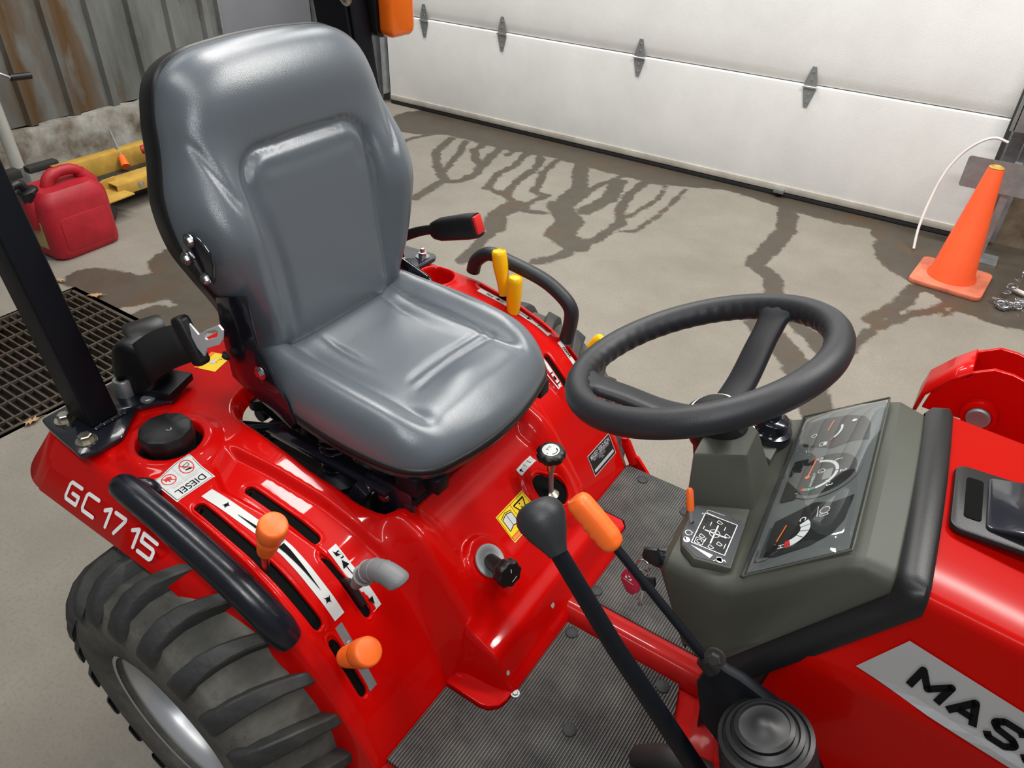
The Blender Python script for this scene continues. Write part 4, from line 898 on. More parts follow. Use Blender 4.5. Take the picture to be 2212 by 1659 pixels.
def seat():
    st=empty('seat',(-.78,0,.70)); st.parent=TR; st['label']='grey vinyl high-back seat'
    D=Vector((.78,0,-.70))
    # bottom cushion; a=x, b=y
    out=[(-.985,0),(-.98,.12),(-.962,.188),(-.90,.212),(-.80,.224),(-.70,.224),(-.62,.210),(-.572,.172),(-.553,.115),(-.543,.05),(-.541,0)]
    out=out+[(x,-y*.95) for x,y in out[-2:0:-1]]
    def fr(a,b,h): return Vector((a,b+.016,.711-.07*(a+.78)+h))+D
    def f(x,y):
        a=abs(y)
        z=.050+.014*float(1-sst(-.96,-.86,x))
        z+=.034*float(sst(.115,.185,a))*float(sst(-1.04,-.93,x))*float(1-sst(-.68,-.56,x))      # bolsters
        z+=.010*float(sst(-.68,-.60,x))*(1-float(sst(-.60,-.555,x)))
        z-=.012*math.exp(-((x+.80)/.10)**2)*(1-float(sst(.09,.15,a)))                          # hollow
        z-=.0045*math.exp(-((a-.130)/.007)**2)*float(sst(-.94,-.90,x))*(1-float(sst(-.66,-.60,x)))
        # stretch folds across the vinyl
        for yy,xx,w,d,l in((.0,-.705,.006,.0035,.11),(.0,-.680,.006,.003,.12)):
            z-=d*math.exp(-((x-xx-.10*(y**2)*6)/w)**2)*(1-float(sst(l-.03,l,abs(y-.03))))
        z-=.004*math.exp(-(((x+.845)/.05)**2+((y+.07)/.006)**2)); z-=.003*math.exp(-(((x+.87)/.05)**2+((y-.10)/.006)**2))
        z-=.007*math.exp(-(((x+.625)/.030)**2+((a-.132)/.016)**2))
        z+=.006*math.exp(-(((x+.64)/.03)**2+(y/.05)**2))
        return z
    cushion('seat_cushion',out,(-.78,0),f,fr,'vinyl_grey',st,p=8,shell=.026)
    # backrest; a=y, b=height above its foot
    def ctr(h): return -.905-.085*h-.13*h*h
    def fb(a,b,h):
        s=-.085-.26*b; n=Vector((1,0,-s)).normalized(); return Vector((ctr(b)-.055,a+.014,.752+b*.975))+n*h+D
    ob=[(0,-.005),(.10,-.004),(.165,.008),(.178,.05),(.196,.11),(.220,.17),(.240,.23),(.242,.30),(.222,.37),(.208,.43),(.185,.475),(.14,.500),(.07,.508),(0,.510)]
    ob=ob+[(-x,y) for x,y in ob[-2:0:-1]]
    def g(y,h):
        a=abs(y); z=.058
        z+=.040*float(sst(.115,.185,a))*float(1-sst(.22,.40,h))*(.35+.65*float(sst(.0,.12,h)))
        z-=.006*math.exp(-((a-(.118+.10*max(0,h-.16)))/.010)**2)*float(sst(.02,.08,h))*(1-float(sst(.30,.36,h)))
        # raised lumbar panel with a groove round its upper edge
        sd=cap_sdf(np.float64(y),np.float64(h),0,-.10,0,.262,.0); w=.126
        qx=abs(y+.007)-w+.04; qy=h-.345+.04; sd=math.hypot(max(qx,0),max(qy,0))+min(max(qx,qy),0)-.04
        z+=.007*(1-float(sst(-.012,.004,sd)))
        z-=.0105*math.exp(-((sd-.010)/.008)**2)*(.2+.8*float(sst(.16,.30,h)))
        z-=.005*(1-float(sst(.0,.02,abs(sd+.02))))*float(sst(.26,.30,h))*.5
        z+=.010*math.exp(-((h-.43)/.05)**2)*(1-(a/.22)**2 if a<.22 else 0)
        z-=.005*math.exp(-((a-.185-.25*(h-.33))/.007)**2)*float(sst(.27,.30,h))*(1-float(sst(.37,.40,h)))
        return z
    cushion('backrest_cushion',ob,(0,.25),g,fb,'vinyl_grey',st,p=9,shell=.078)
    # side hinge plates and bolts
    def plate(P,Y,name,th=.006):
        n=len(P); V=[Vector((p.x,Y-th/2,p.z))+D for p in P]+[Vector((p.x,Y+th/2,p.z))+D for p in P]
        return MB().add(V,[tuple(range(n)),tuple(range(2*n-1,n-1,-1))]+[(i,(i+1)%n,n+(i+1)%n,n+i) for i in range(n)]).build(name,'black_gloss',st,bevel=.0015)
    for s in(-1,1):
        Y=-.232 if s<0 else .256; Yb=-.196 if s<0 else .225
        H_=[at(*p,Y=-.232) for p in((398,505),(413,503),(432,518),(452,545),(462,575),(462,612),(448,616),(430,604),(412,575),(398,540))]
        o=plate(H_,Y,'hinge_plate') if s<0 else None
        for p in(((415,517),(408,556),(450,600)) if s<0 else ()):
            q=at(*p,Y=-.232); bolt(o,Vector((q.x,Y+s*.004,q.z))+D,(0,s,0),.0062,m='steel')
        B_=[at(*p,Y=-.196) for p in((468,640),(530,640),(546,700),(556,742),(574,775),(596,826),(622,868),(640,915),(632,925),(590,886),(540,845),(505,812),(488,745),(478,700))]
        if s>0: B_=[Vector((p.x,p.y,min(p.z,.80-(p.x+.95)*.3))) for p in B_]
        o=plate(B_,Yb,'recliner_bracket')
        for p,r,m_ in(((568,802),.0072,'steel'),((495,765),.005,'dark_junk')):
            q=at(*p,Y=-.196); bolt(o,Vector((q.x,Yb+s*.005,q.z))+D,(0,s,0),r,m=m_) if s<0 else None
    b=MB(); b.box(Vector((-.76,.016,.655))+D,(.38,.30,.012)); b.box(Vector((-.612,.016,.652))+D,(.045,.38,.040)); b.box(Vector((-.580,-.135,.650))+D,(.03,.03,.03)); b.box(Vector((-.575,.18,.655))+D,(.02,.03,.03)); b.tube([Vector((-.60,-.17,.615))+D,Vector((-.60,.17,.615))+D],.007,10); b.build('seat_pan','black_metal',st,bevel=.003)
seat()
# ---- roll-over frame
def lean(o,k=.18):
    for v in o.data.vertices: v.co.x-=k*max(0,v.co.z-.69)
LK={1:.11,-1:.195}
def rops():
    for s in(-1,1):
        x0,y0=-1.125,(.362 if s>0 else .372)*s
        if s<0:
            b=MB(); pts=[(-1.185,-.438),(-1.05,-.452),(-1.035,-.43),(-1.035,-.385),(-1.085,-.325),(-1.055,-.275),(-1.07,-.245),(-1.15,-.255),(-1.185,-.275)]
        else: b=MB(); pts=[(-1.185,.438),(-1.045,.450),(-1.03,.43),(-1.035,.25),(-1.07,.235),(-1.185,.235)]
        q_=[tuple(v) for v in spline([(np.array(pts[k])*(1-t)+np.array(pts[(k+1)%len(pts)])*t) for k in range(len(pts)) for t in(.12,.88)],3,True)]; b.prism(q_ if s<0 else q_[::-1],.683,.692); o=b.build('post_base','black_gloss',TR,bevel=.004)
        hts=1.75
        b=MB(); b.box((x0,y0+.006*s,(.692+hts)/2),(.070,.050,hts-.692)); p=b.build('rollover_post','black_metal',o,bevel=.006,seg=3); lean(p,LK[s])
        # weld bead
        rnd=random.Random(2); b=MB()
        for i in range(15): b.lathe([(0,-.002),(.005,0),(0,.004)],(x0+.038+rnd.uniform(-.001,.001),y0-.026+.052*i/14,.694),n=6)
        b.build('weld_bead','black_gloss',o)
        if s<0:
            bolt(o,(-1.150,-.415,.692),r=.0095,h=.013); bolt(o,(-1.072,-.425,.692),r=.0095,h=.013)
            bolt(o,(-1.090,-.300,.692),r=.007,h=.003,m='galvanised')
            q=MB(); q.lathe([(.016,0),(.016,.030),(.0145,.032),(.009,.032),(.009,.01),(0,.01)],(-1.135,-.312,.692),n=20); q.build('sleeve_nut','galvanised',o,ang=40)
        else:
            bolt(o,(-1.06,.420,.692),r=.0095,h=.013,nut=True,m='steel')
            lean(bolt(p,(x0+.036,y0-.030,1.250),(1,0,0),.009,m='steel'),LK[s])
        if s>0:
            b=MB(); b.box((x0-.005,y0-.034,1.32),(.085,.008,.34)); lean(b.build('joint_plate','black_metal',p,bevel=.002),LK[s])
    # amber turn lamp on the left post
    lp=at(858,40,Y=.44); c=Vector((lp.x-.012,.438,lp.z+.030))
    a=at(820,85,Y=.42);b_=at(893,60,Y=.42)
    lb=MB(); lb.prism(rrect(.085,.17,.018),-.020,.006,T=lambda q:Vector((c.x-.012+q.z,c.y+.0+q.x,c.z+.02+q.y))); o=lb.build('lamp_housing','black_plastic',TR,bevel=.004)
    lb=MB(); lb.prism(rrect(.080,.165,.018),.006,.040,T=lambda q:Vector((c.x-.012+q.z,c.y+.002+q.x,c.z+.02+q.y))); o2=lb.build('turn_lamp_lens','amber',o,bevel=.010,seg=3)
    MB().box((c.x-.045,c.y-.035,c.z+.03),(.05,.08,.012)).build('lamp_bracket','black_metal',o,bevel=.002)
    for k in range(7):
        MB().box((c.x+.004,c.y+.002,c.z-.03+.016*k),(.006,.045,.004)).build('reflector_rib','amber',o2)
rops()
# ---- seat belt
def belt():
    # retractor reel on the right plate
    b=MB(); 
    b.lathe([(0,-.032),(.040,-.032),(.043,-.026),(.043,.026),(.040,.032),(0,.032)],(-1.135,-.245,.765),(.35,.9,.05),28)
    o=b.build('belt_reel','black_plastic',TR,ang=40)
    o2=MB().prism(rrect(.085,.105,.036),-.030,.030,T=lambda q:Vector((-1.12,-.275,.745))+Euler((0,.25,.35)).to_matrix()@Vector((q.x,q.z,q.y))).build('reel_cover','black_plastic',o,bevel=.012,seg=4)
    MB().box((-1.10,-.262,.700),(.08,.07,.016),Euler((0,0,.35)).to_matrix()).build('reel_foot','black_metal',o,bevel=.003)
    # webbing to the latch: pixel corners on a leaning plane
    P=[at(285,744,Y=-.30),at(372,702,Y=-.262),at(415,782,Y=-.262),at(322,834,Y=-.30)]
    V=[]; n=8
    for i in range(n+1):
        t=i/n; a=P[0].lerp(P[1],t); c=P[3].lerp(P[2],t); bend=Vector((0,0,.006*math.sin(t*PI)))
        V+= [a+bend,c+bend]
    F=[(2*i,2*i+1,2*i+3,2*i+2) for i in range(n)]
    w_=obj('belt_webbing',V,F,'strap_black',o); sm=w_.modifiers.new('s','SOLIDIFY'); sm.thickness=.0022
    # plastic sleeve with plate
    A=at(388,690,Y=-.262); B=at(435,780,Y=-.262); d=(B-A).normalized(); mid=(A+B)/2; r=Vector((0,1,0)).cross(d).normalized()
    if r.x<0: r=-r
    n_=d.cross(r).normalized()
    def T(q,off=0): return mid+d*q.y+r*q.x+n_*q.z
    b=MB().prism(rrect(.030,(B-A).length+.012,.009),-.011,.011,T=T); s=b.build('belt_sleeve','black_plastic',o,bevel=.006,seg=3)
    # metal tongue with an eye
    O=[at(*p,Y=-.262) for p in((412,698),(432,722),(447,712),(475,701),(484,712),(483,733),(478,742),(450,750),(445,768),(420,738))]
    fr_=lambda p:((p-mid).dot(r),(p-mid).dot(d))
    pl=[fr_(p) for p in O]
    eye=[fr_(at(*p,Y=-.262)) for p in((446,722),(448,715),(468,710),(474,714),(474,722),(470,728),(450,733),(446,729))]
    b=MB(); 
    # outline ring and eye joined by a keyhole strip of faces
    bm=bmesh.new(); vo=[bm.verts.new(T(Vector((*p,.0015)))) for p in pl]; vi=[bm.verts.new(T(Vector((*p,.0015)))) for p in eye]
    eo=[bm.edges.new((vo[i],vo[(i+1)%len(vo)])) for i in range(len(vo))]; ei=[bm.edges.new((vi[i],vi[(i+1)%len(vi)])) for i in range(len(vi))]
    bmesh.ops.triangle_fill(bm,use_beauty=True,edges=eo+ei); me=bpy.data.meshes.new('belt_tongue'); bm.to_mesh(me); bm.free(); me.materials.append(MATS['bright_plate'])
    t=bpy.data.objects.new('belt_tongue',me); COL.objects.link(t); t.parent=o; sm=t.modifiers.new('s','SOLIDIFY'); sm.thickness=.003; sm.offset=0
    # stalk and buckle on the left
    P=[at(870,512,Y=.27),at(905,500,Y=.275),at(945,494,Y=.28)]
    s=MB().tube(spline([Vector((-1.03,.262,.735)),Vector((-1.01,.264,.80))]+P,6),[.0135]*25,12,ell=.5).build('buckle_stalk','strap_black',TR)
    A=at(935,497,Y=.28);B=at(1032,487,Y=.285); ax=(B-A).normalized(); up=Vector((0,0,1)); up=(up-ax*up.dot(ax)).normalized(); sd=ax.cross(up)
    L=(B-A).length; sec=[(0,.012,.012),(.06,.018,.015),(.2,.0225,.017),(.8,.025,.018),(1.0,.0235,.018)]
    V=[];n=16
    for t,h,w_ in sec:
        for j in range(n):
            a=2*PI*j/n; c,si=math.cos(a),math.sin(a); c=math.copysign(abs(c)**.5,c); si=math.copysign(abs(si)**.5,si); V.append(A+ax*L*t+up*h*si+sd*w_*c)
    F=[(i*n+j,i*n+(j+1)%n,(i+1)*n+(j+1)%n,(i+1)*n+j) for i in range(len(sec)-1) for j in range(n)]+[tuple(range(n)),tuple(range((len(sec)-1)*n,len(sec)*n))]
    k=MB().add(V,F).build('belt_buckle','black_plastic',s,ang=50,bevel=0)
    MB().box(B+ax*.001+up*.002,(.010,.024,.036),Matrix((ax,sd,up)).transposed()).build('release_button','fob_red' if 0 else 'red_print',s,bevel=.002)
    b=MB(); b.box((-1.02,.262,.71),(.05,.012,.07)); b.build('stalk_foot','black_metal',s,bevel=.002)
belt()
# ---- grab handles
def handles():
    z=lambda x:float(FZ(x))
    P=[Vector((-.935,-.446,z(-.935)-.012)),Vector((-.925,-.455,z(-.925)+.014)),Vector((-.89,-.459,z(-.89)+.022)),Vector((-.82,-.459,z(-.82)+.022)),Vector((-.74,-.457,z(-.74)+.018)),Vector((-.68,-.453,z(-.68)+.014)),Vector((-.640,-.447,z(-.64)+.006)),Vector((-.618,-.438,z(-.618)-.018))]
    n=6; pts=spline(P,n); rs=np.interp(np.linspace(0,1,len(pts)),[0,.1,.2,.5,.8,.92,1],[.017,.021,.022,.0235,.0245,.0255,.021])
    h=MB().tube(pts,list(rs),20,ell=.95).build('grab_handle','handle_black',TR)
    MB().tube(spline([(-.925,-.448,z(-.92)+.010),(-.905,-.43,z(-.9)+.008),(-.902,-.424,z(-.9)-.012)],5),.0125,14).build('handle_root','handle_black',h)
    pts=[at(1022,585,Y=.438),at(1030,562,Y=.438),at(1058,548,Y=.438),at(1100,566,Y=.438),at(1170,602,Y=.438),at(1212,637,Y=.438),at(1233,668,Y=.438),at(1232,700,Y=.436),at(1222,735,Y=.434)]
    MB().tube(spline(pts,7),.0162,18).build('grab_handle','wheel_grip',TR)
handles()
# ---- fuel cap
def fuelcap():
    c=Vector((-.972,-.345,.668)); wob=lambda t:1+.022*math.cos(10*t)
    o=MB().lathe([(.040,-.005),(.040,.01),(.0405,.016),(.043,.020),(.0425,.040),(.040,.0455),(.034,.048),(0,.0485)],c,(.0,.0,1),60,wob=wob).build('fuel_cap','black_plastic',TR,ang=35)
    MB().lathe([(.052,-.02),(.052,.004),(.050,.006),(.044,.0),(.038,-.006)],c,n=40).build('filler_neck','black_metal',o)
    f=Flat(frameT(c+Vector((0,0,.0487)),(0,-1,0),(1,0,0))); f.arc(.0,.012,.0035,.0012,-40,200,0,12); f.build('cap_mark',['grey_print'],o)
fuelcap()
# ---- levers
def knob(a,b,r0,r1,name,m,parent,ribs=9):
    a=Vector(a);b=Vector(b);ax=(b-a);L=ax.length; prof=[(.001,0),(r0*.8,0),(r0,L*.06)]
    for i in range(ribs):
        t=.12+.50*i/ribs; r=r0+(r1-r0)*min(1,t*1.25); prof+=[(r,L*t),(r*.955,L*(t+.018)),(r,L*(t+.036))]
    prof+=[(r1,L*.70),(r1*1.0,L*.93),(r1*.93,L*.985),(r1*.80,L),(0.002,L*1.0)]
    return MB().lathe(prof,a,ax,36).build(name,m,parent,ang=50)
def levers():
    s=MB().tube([(-.700,-.400,.585),(-.687,-.400,.655)],.006,12).build('throttle_lever','zinc',TR); knob((-.686,-.400,.652),(-.650,-.400,.735),.0125,.021,'lever_knob','orange_plastic',s)
    s=MB().tube([(-.565,-.392,.46),(-.553,-.391,.497)],.006,12).build('lift_lever','black_metal',TR); knob((-.560,-.391,.492),(-.500,-.393,.560),.0155,.022,'lever_knob','orange_plastic',s,7)
    s=MB().box((-.607,-.322,.540),(.040,.009,.05),Euler((0,-.65,0)).to_matrix()).build('range_lever','black_plastic',TR,bevel=.002)
    P=[Vector((-.592,-.322,.570)),Vector((-.575,-.322,.600)),Vector((-.555,-.322,.628)),Vector((-.528,-.322,.643)),Vector((-.505,-.322,.642)),Vector((-.498,-.322,.637))]
    q=spline(P,5); MB().tube(q,list(np.interp(np.linspace(0,1,len(q)),[0,.15,.4,.7,.9,1],[.009,.012,.0165,.018,.0185,.010])),18).build('lever_grip','grey_grip',s)
    for i in range(4):
        a=q[6+i*3];b_=q[7+i*3]; d=Vector(b_-a).normalized(); MB().lathe([(.0155+.0004*i,-.001),(.0172+.0004*i,0),(.0155+.0004*i,.001)],Vector(a),d,20).build('grip_ring','grey_grip',s)
    for x,y,t in((-.825,.418,.005),(-.790,.400,.0)):
        s=MB().box((x+.0,y,.665+t),(.020,.008,.045)).build('hydraulic_lever','black_plastic',TR,bevel=.002)
    pr=[(.002,0),(.0125,0),(.0125,.004),(.0135,.03),(.0165,.055),(.0172,.066),(.0165,.088),(.0155,.094),(.013,.0965),(.012,.0945),(0.001,.0935)]
    for (px0,py0,px1,py1,Y) in((1090,636,1077,541,.414),(1106,712,1113,598,.392)):
        a=at(px0,py0,Y=Y);b_=at(px1,py1,Y=Y); L=(b_-a).length; o=MB().lathe([(r,z*L/.0965) for r,z in pr],a,(b_-a),28).build('lever_knob','yellow_plastic',TR,ang=50)
    # yellow knob beyond the steering wheel
    a=at(1276,750,Y=.45);b_=at(1310,722,Y=.46); o=MB().lathe([(.011,0),(.0125,.02),(.013,.03),(.010,.037),(0,.038)],a,(b_-a)+Vector((0,0,.004)),20).build('lever_knob','yellow_plastic',TR)
    MB().tube([a,a+Vector((-.03,-.005,-.10))],.005,8).build('linkage_rod','black_metal',o)
    # three-lobed plunger knob over the hole in the riser
    c=at(1190,985,Y=.10); base=Vector((-.495,.108,.470)); ax=(c-base).normalized()
    s=MB().tube([base,c],.0052,12).build('drop_rate_stem','galvanised',TR); MB().lathe([(.008,0),(.009,.02),(.0085,.028),(.006,.03)],c-ax*.035,ax,16).build('stem_collar','zinc',s); MB().lathe([(0,0),(.014,0),(.016,.006),(.008,.012),(0,.014)],base,ax,16).build('stem_foot','zinc',s)
    n=ax; k=MB().lathe([(.010,-.012),(.020,-.006),(.026,.000),(.027,.008),(.024,.0135),(.018,.015),(0,.015)],c,n,72,wob=lambda t:1+.13*(abs(math.cos(3.5*t))**.8-.5)).build('star_knob','black_plastic',s,ang=60)
    r=(Vector((0,-1,0))-n*n.dot(Vector((0,-1,0)))).normalized(); u=n.cross(r); f=Flat(frameT(c+n*.0153,r,u,n)); f.disc(0,0,.0165,0); f.arc(0,.002,.0105,.0014,35,145,1,16,1); f.poly([(-.010,.006),(-.005,.0075),(-.0075,.011)],1,1)
    f.line((-.008,-.007),(.002,-.007),.001,1,1); f.line((.003,-.003),(.003,-.009),.001,1,1); f.line((-.008,-.004),(-.003,-.004),.0008,1,1); f.text('-',-.012,-.001,.006,1,lift=1); f.text('+',.012,-.001,.006,1,lift=1); f.build('knob_face','white_decal black_print'.split(),s)
    # position control: disc, tube and scalloped knob on the right of the riser
    o0=Vector((-.488,-.108,.500)); n=Vector((.72,.10,.69)).normalized(); a=at(1045,1212,Y=-.112); o0=a; e=at(1108,1243,Y=-.085); 
    ax=Vector((.66,.30,.20)).normalized(); ax=(e-o0).normalized() if (e-o0).length>.03 else ax
    T=frameT(HP(-.492,-.108),(0,-1,0),(1,0,0),Hn(-.505,-.108),eps=.004); 
    cc=HP(-.492,-.108,.0); nn=Vector((.62,0,.78)).normalized()
    MB().lathe([(.0,0),(.029,0),(.030,.002),(.029,.004),(.020,.004),(.018,.003),(0,.003)],cc+nn*.003,nn,36).build('control_disc','galvanised',TR,ang=40)
    a=cc+nn*.004; e=at(1100,1240,Z=a.z+.015); MB().tube([a,a+(e-a)*.94],.0135,18).build('control_tube','black_plastic',TR)
    d=(e-a).normalized(); MB().lathe([(0,-.016),(.021,-.016),(.0235,-.012),(.0235,.002),(.021,.005),(0,.006)],e,d,48,wob=lambda t:1+.07*math.cos(8*t)).build('control_knob','black_plastic',TR,ang=40)
    r=d.orthogonal().normalized(); f=Flat(frameT(e+d*.0062,r,d.cross(r),d)); f.line((-.010,-.008),(.002,-.012),.0014); f.line((.004,.003),(.010,.008),.0014); f.build('knob_marks',['white_print'],TR)
    # loader joystick
    A=at(1160,1100,Y=-.34); Bp=at(1203,1190,Y=-.355); E_=at(1530,1700,Y=-.30)
    ax=(A-Bp); s=MB().tube([Bp+ax*.1,at(1330,1400,Y=-.345),E_],[.0095,.0105,.0125],16).build('joystick','black_metal',TR)
    L=ax.length; MB().lathe([(.010,-.004),(.0125,L*.05),(.0155,L*.18),(.0215,L*.42),(.0262,L*.70),(.0268,L*.85),(.024,L*1.02),(.018,L*1.14),(.010,L*1.20),(0,L*1.215)],Bp,ax,32).build('joystick_knob','wheel_grip',s)
    # orange pistol grip lever and its rod to the valve stand
    A=at(1243,1075,Y=-.262); B_=at(1330,1182,Y=-.262); E_=at(1532,1432,Y=-.262)
    s=MB().tube([B_+(A-B_)*.1,E_],.0055,12).build('grip_lever','black_metal',TR)
    ax=(A-B_); L=ax.length; ux=ax.normalized(); sd=ux.cross(Vector((0,1,0))).normalized(); wd=ux.cross(sd)
    V=[];n=20; K=26
    for i in range(K+1):
        t=i/K; h=np.interp(t,[0,.05,.2,.55,.8,.95,1],[.009,.0125,.0165,.0165,.0155,.0145,.011]); w_=np.interp(t,[0,.06,.9,1],[.009,.012,.0125,.009]); rip=.0019*math.sin(t*K*1.5)*(1 if .25<t<.65 else 0)
        for j in range(n):
            a=2*PI*j/n; c,si=math.cos(a),math.sin(a); c=math.copysign(abs(c)**.7,c); si=math.copysign(abs(si)**.7,si)
            V.append(B_+ux*L*t+sd*(h*c+(rip if c>0 else 0))+wd*w_*si)
    F=[(i*n+j,i*n+(j+1)%n,(i+1)*n+(j+1)%n,(i+1)*n+j) for i in range(K) for j in range(n)]+[tuple(range(n)),tuple(range(K*n,K*n+n))]
    MB().add(V,F).build('pistol_grip','orange_plastic',s,ang=50)
    c=E_; MB().lathe([(.008,-.012),(.012,-.01),(.012,.008),(.008,.011),(0,.011)],c,(A-B_),16).build('rod_clamp','black_plastic',s)
levers()
# ---- valve stand with rubber boot
def stand():
    Y=-.262
    P=[at(*p,Y=Y) for p in((1505,1470),(1540,1425),(1570,1448),(1600,1465),(1700,1540),(1760,1640),(1800,1720),(1640,1720),(1560,1612),(1516,1553),(1508,1500))]
    b=MB(); b.prism([(p.x,p.z) for p in P],Y-.004,Y+.012,T=lambda q:Vector((q.x,q.z,q.y))); o=b.build('valve_stand','black_metal',TR,bevel=.004)
    c=at(1660,1640,Y=-.30); ax=Vector((-.30,-.05,1)).normalized()
    pr=[]; 
    for i in range(7):
        r=.058-.0012*i; z=-.075+i*.019; pr+=[(r*.90,z),(r,z+.004),(r*1.02,z+.009),(r,z+.014),(r*.90,z+.018)]
    pr=[(.03,-.08)]+pr+[(.0500,.056),(.0505,.062),(.046,.064),(.0455,.061),(.0405,.064),(.041,.070),(.0365,.072),(.036,.069),(.031,.072),(.0315,.078),(.027,.080),(.0265,.078),(.012,.080),(.008,.083),(0,.083)]
    MB().lathe(pr,c-ax*.020,ax,40).build('rubber_boot','boot_black',o,ang=60)
    q=at(1545,1420,Y=Y-.01); bolt(o,q,(0,-1,.3),.007,m='dark_junk')
stand()
# ---- loader arm at the far side, parking lock pin
def loader():
    Y=.40; P=[at(*p,Y=Y) for p in((1990,880),(2010,850),(2060,822),(2100,806),(2150,800),(2190,812),(2260,850),(2330,930),(2330,1080),(2212,1000),(2165,965),(2130,935),(2075,905),(2030,893))]
    b=MB(); b.prism([(p.x,p.z) for p in P],Y,Y+.008,T=lambda q:Vector((q.x,q.z,q.y))); o=b.build('loader_bracket','red_paint',TR,bevel=.002)
    b=MB(); b.prism([(p.x,p.z) for p in P],Y+.075,Y+.083,T=lambda q:Vector((q.x,q.z,q.y))); o2=b.build('loader_bracket','red_paint',TR,bevel=.002)
    Q=[at(*p,Y=Y+.04) for p in((1985,868),(2005,835),(2060,808),(2105,792))]
    V=[];
    for p in Q: V+=[(p.x,Y+.0,p.z+.006),(p.x,Y+.083,p.z+.006)]
    w_=obj('loader_web',V,[(2*i,2*i+1,2*i+3,2*i+2) for i in range(3)],'red_paint',o); w_.modifiers.new('s','SOLIDIFY').thickness=.006
    c=at(2115,893,Y=Y-.001); MB().lathe([(.028,0),(.026,.012),(.020,.014),(.019,.012),(0,.012)],c,(0,-1,0),28).build('pin_boss','red_paint',o,ang=30); MB().lathe([(.0175,.010),(.0175,.017),(.015,.019),(0,.019)],c,(0,-1,0),24).build('pivot_pin','galvanised',o,ang=30)
    # boom running forward out of the frame
    p=at(2200,905,Y=Y+.04); b=MB(); b.box((p.x+.22,Y+.04,p.z-.0),(.5,.07,.075),Euler((0,-.15,0)).to_matrix()); b.build('loader_boom','red_paint',TR,bevel=.006)
    b=MB(); b.tube([at(1370,1000,Y=.44),at(1352,955,Y=.44)],.012,16); b.tube([at(1352,962,Y=.44),at(1350,944,Y=.44)],.009,16); q=at(1385,1010,Y=.44); b.prism([(0,0),(.06,.0),(.02,.045),(.0,.05)],-.004,.004,T=lambda v:Vector((q.x-.03+v.x,.44+v.z,q.z-.02+v.y))); b.build('mower_lift_pin','red_paint',TR,ang=40)
loader()
# ---- steering wheel
def wheel():
    C0=Vector((-.233,.006,.954)); ti=math.radians(23); u=Vector((math.cos(ti),0,math.sin(ti))); v=Vector((0,1,0)); n=u.cross(v)  # n points up
    R0=.1695; N=180; n2=18; V=[]
    for i in range(N):
        a=2*PI*i/N; e=u*math.cos(a)+v*math.sin(a)
        rip=0
        for j in range(n2):
            b=2*PI*j/n2; c,s=math.cos(b),math.sin(b)
            r=.0182; 
            k=.0011*math.sin(52*a) if (c<-.3 and s<.55) else 0     # finger grips on the inside and under the rim
            r+=k*min(1,(-c-.3)*2.2)
            V.append(C0+e*(R0+r*c)+n*(r*s*1.05-.0))
    F=[(i*n2+j,((i+1)%N)*n2+j,((i+1)%N)*n2+(j+1)%n2,i*n2+(j+1)%n2) for i in range(N) for j in range(n2)]
    w_=MB().add(V,F).build('steering_wheel','wheel_grip',TR)
    hub=C0-n*.087
    for a in WANG:
        a=math.radians(a); e=u*math.cos(a)+v*math.sin(a); sd=n.cross(e)
        P=[C0+e*(R0-.004),C0+e*(R0-.018)-n*.006,C0+e*(R0-.036)-n*.018,C0+e*(R0-.06)-n*.034,C0+e*.065-n*.066,hub+e*.022+n*.0]
        P=spline(P,5); K=len(P); V=[]; m=16
        for i,p in enumerate(P):
            t=i/(K-1); wd=np.interp(t,[0,.12,.25,.5,1],[.062,.040,.0235,.022,.025]); hh=np.interp(t,[0,.3,1],[.013,.0095,.010])
            tg=(Vector(P[min(i+1,K-1)])-Vector(P[max(0,i-1)])).normalized(); nn=sd.cross(tg).normalized()
            for j in range(m):
                b=2*PI*j/m; c,s=math.cos(b),math.sin(b); V.append(Vector(p)+sd*wd*math.copysign(abs(c)**.75,c)+nn*hh*math.copysign(abs(s)**.75,s))
        F=[(i*m+j,i*m+(j+1)%m,(i+1)*m+(j+1)%m,(i+1)*m+j) for i in range(K-1) for j in range(m)]
        MB().add(V,F).build('spoke','wheel_grip',w_)
    MB().lathe([(.0,-.045),(.034,-.045),(.040,-.03),(.044,-.008),(.043,.006),(.036,.014),(.0,.016)],hub,n,36).build('hub','black_plastic',w_,ang=50)
    MB().lathe([(.030,.0148),(.029,.0175),(.0265,.018),(0,.0175)],hub,n,36).build('hub_cap','white_print',w_,ang=50)
    MB().lathe([(.0,.018),(.026,.0182),(.024,.020),(0,.0205)],hub,n,36).build('hub_emblem','black_plastic',w_,ang=50)
    # column shroud
    c=hub-n*.03; MB().lathe([(.045,-.075),(.044,-.05),(.039,-.02),(.036,.0),(.03,.004),(0,.004)],c,n,32,wob=lambda t:1+.05*math.cos(4*t)).build('column_shroud','black_plastic',TR,ang=50)
    return C0,n,hub
WANG=(70,203,312)
wheel()
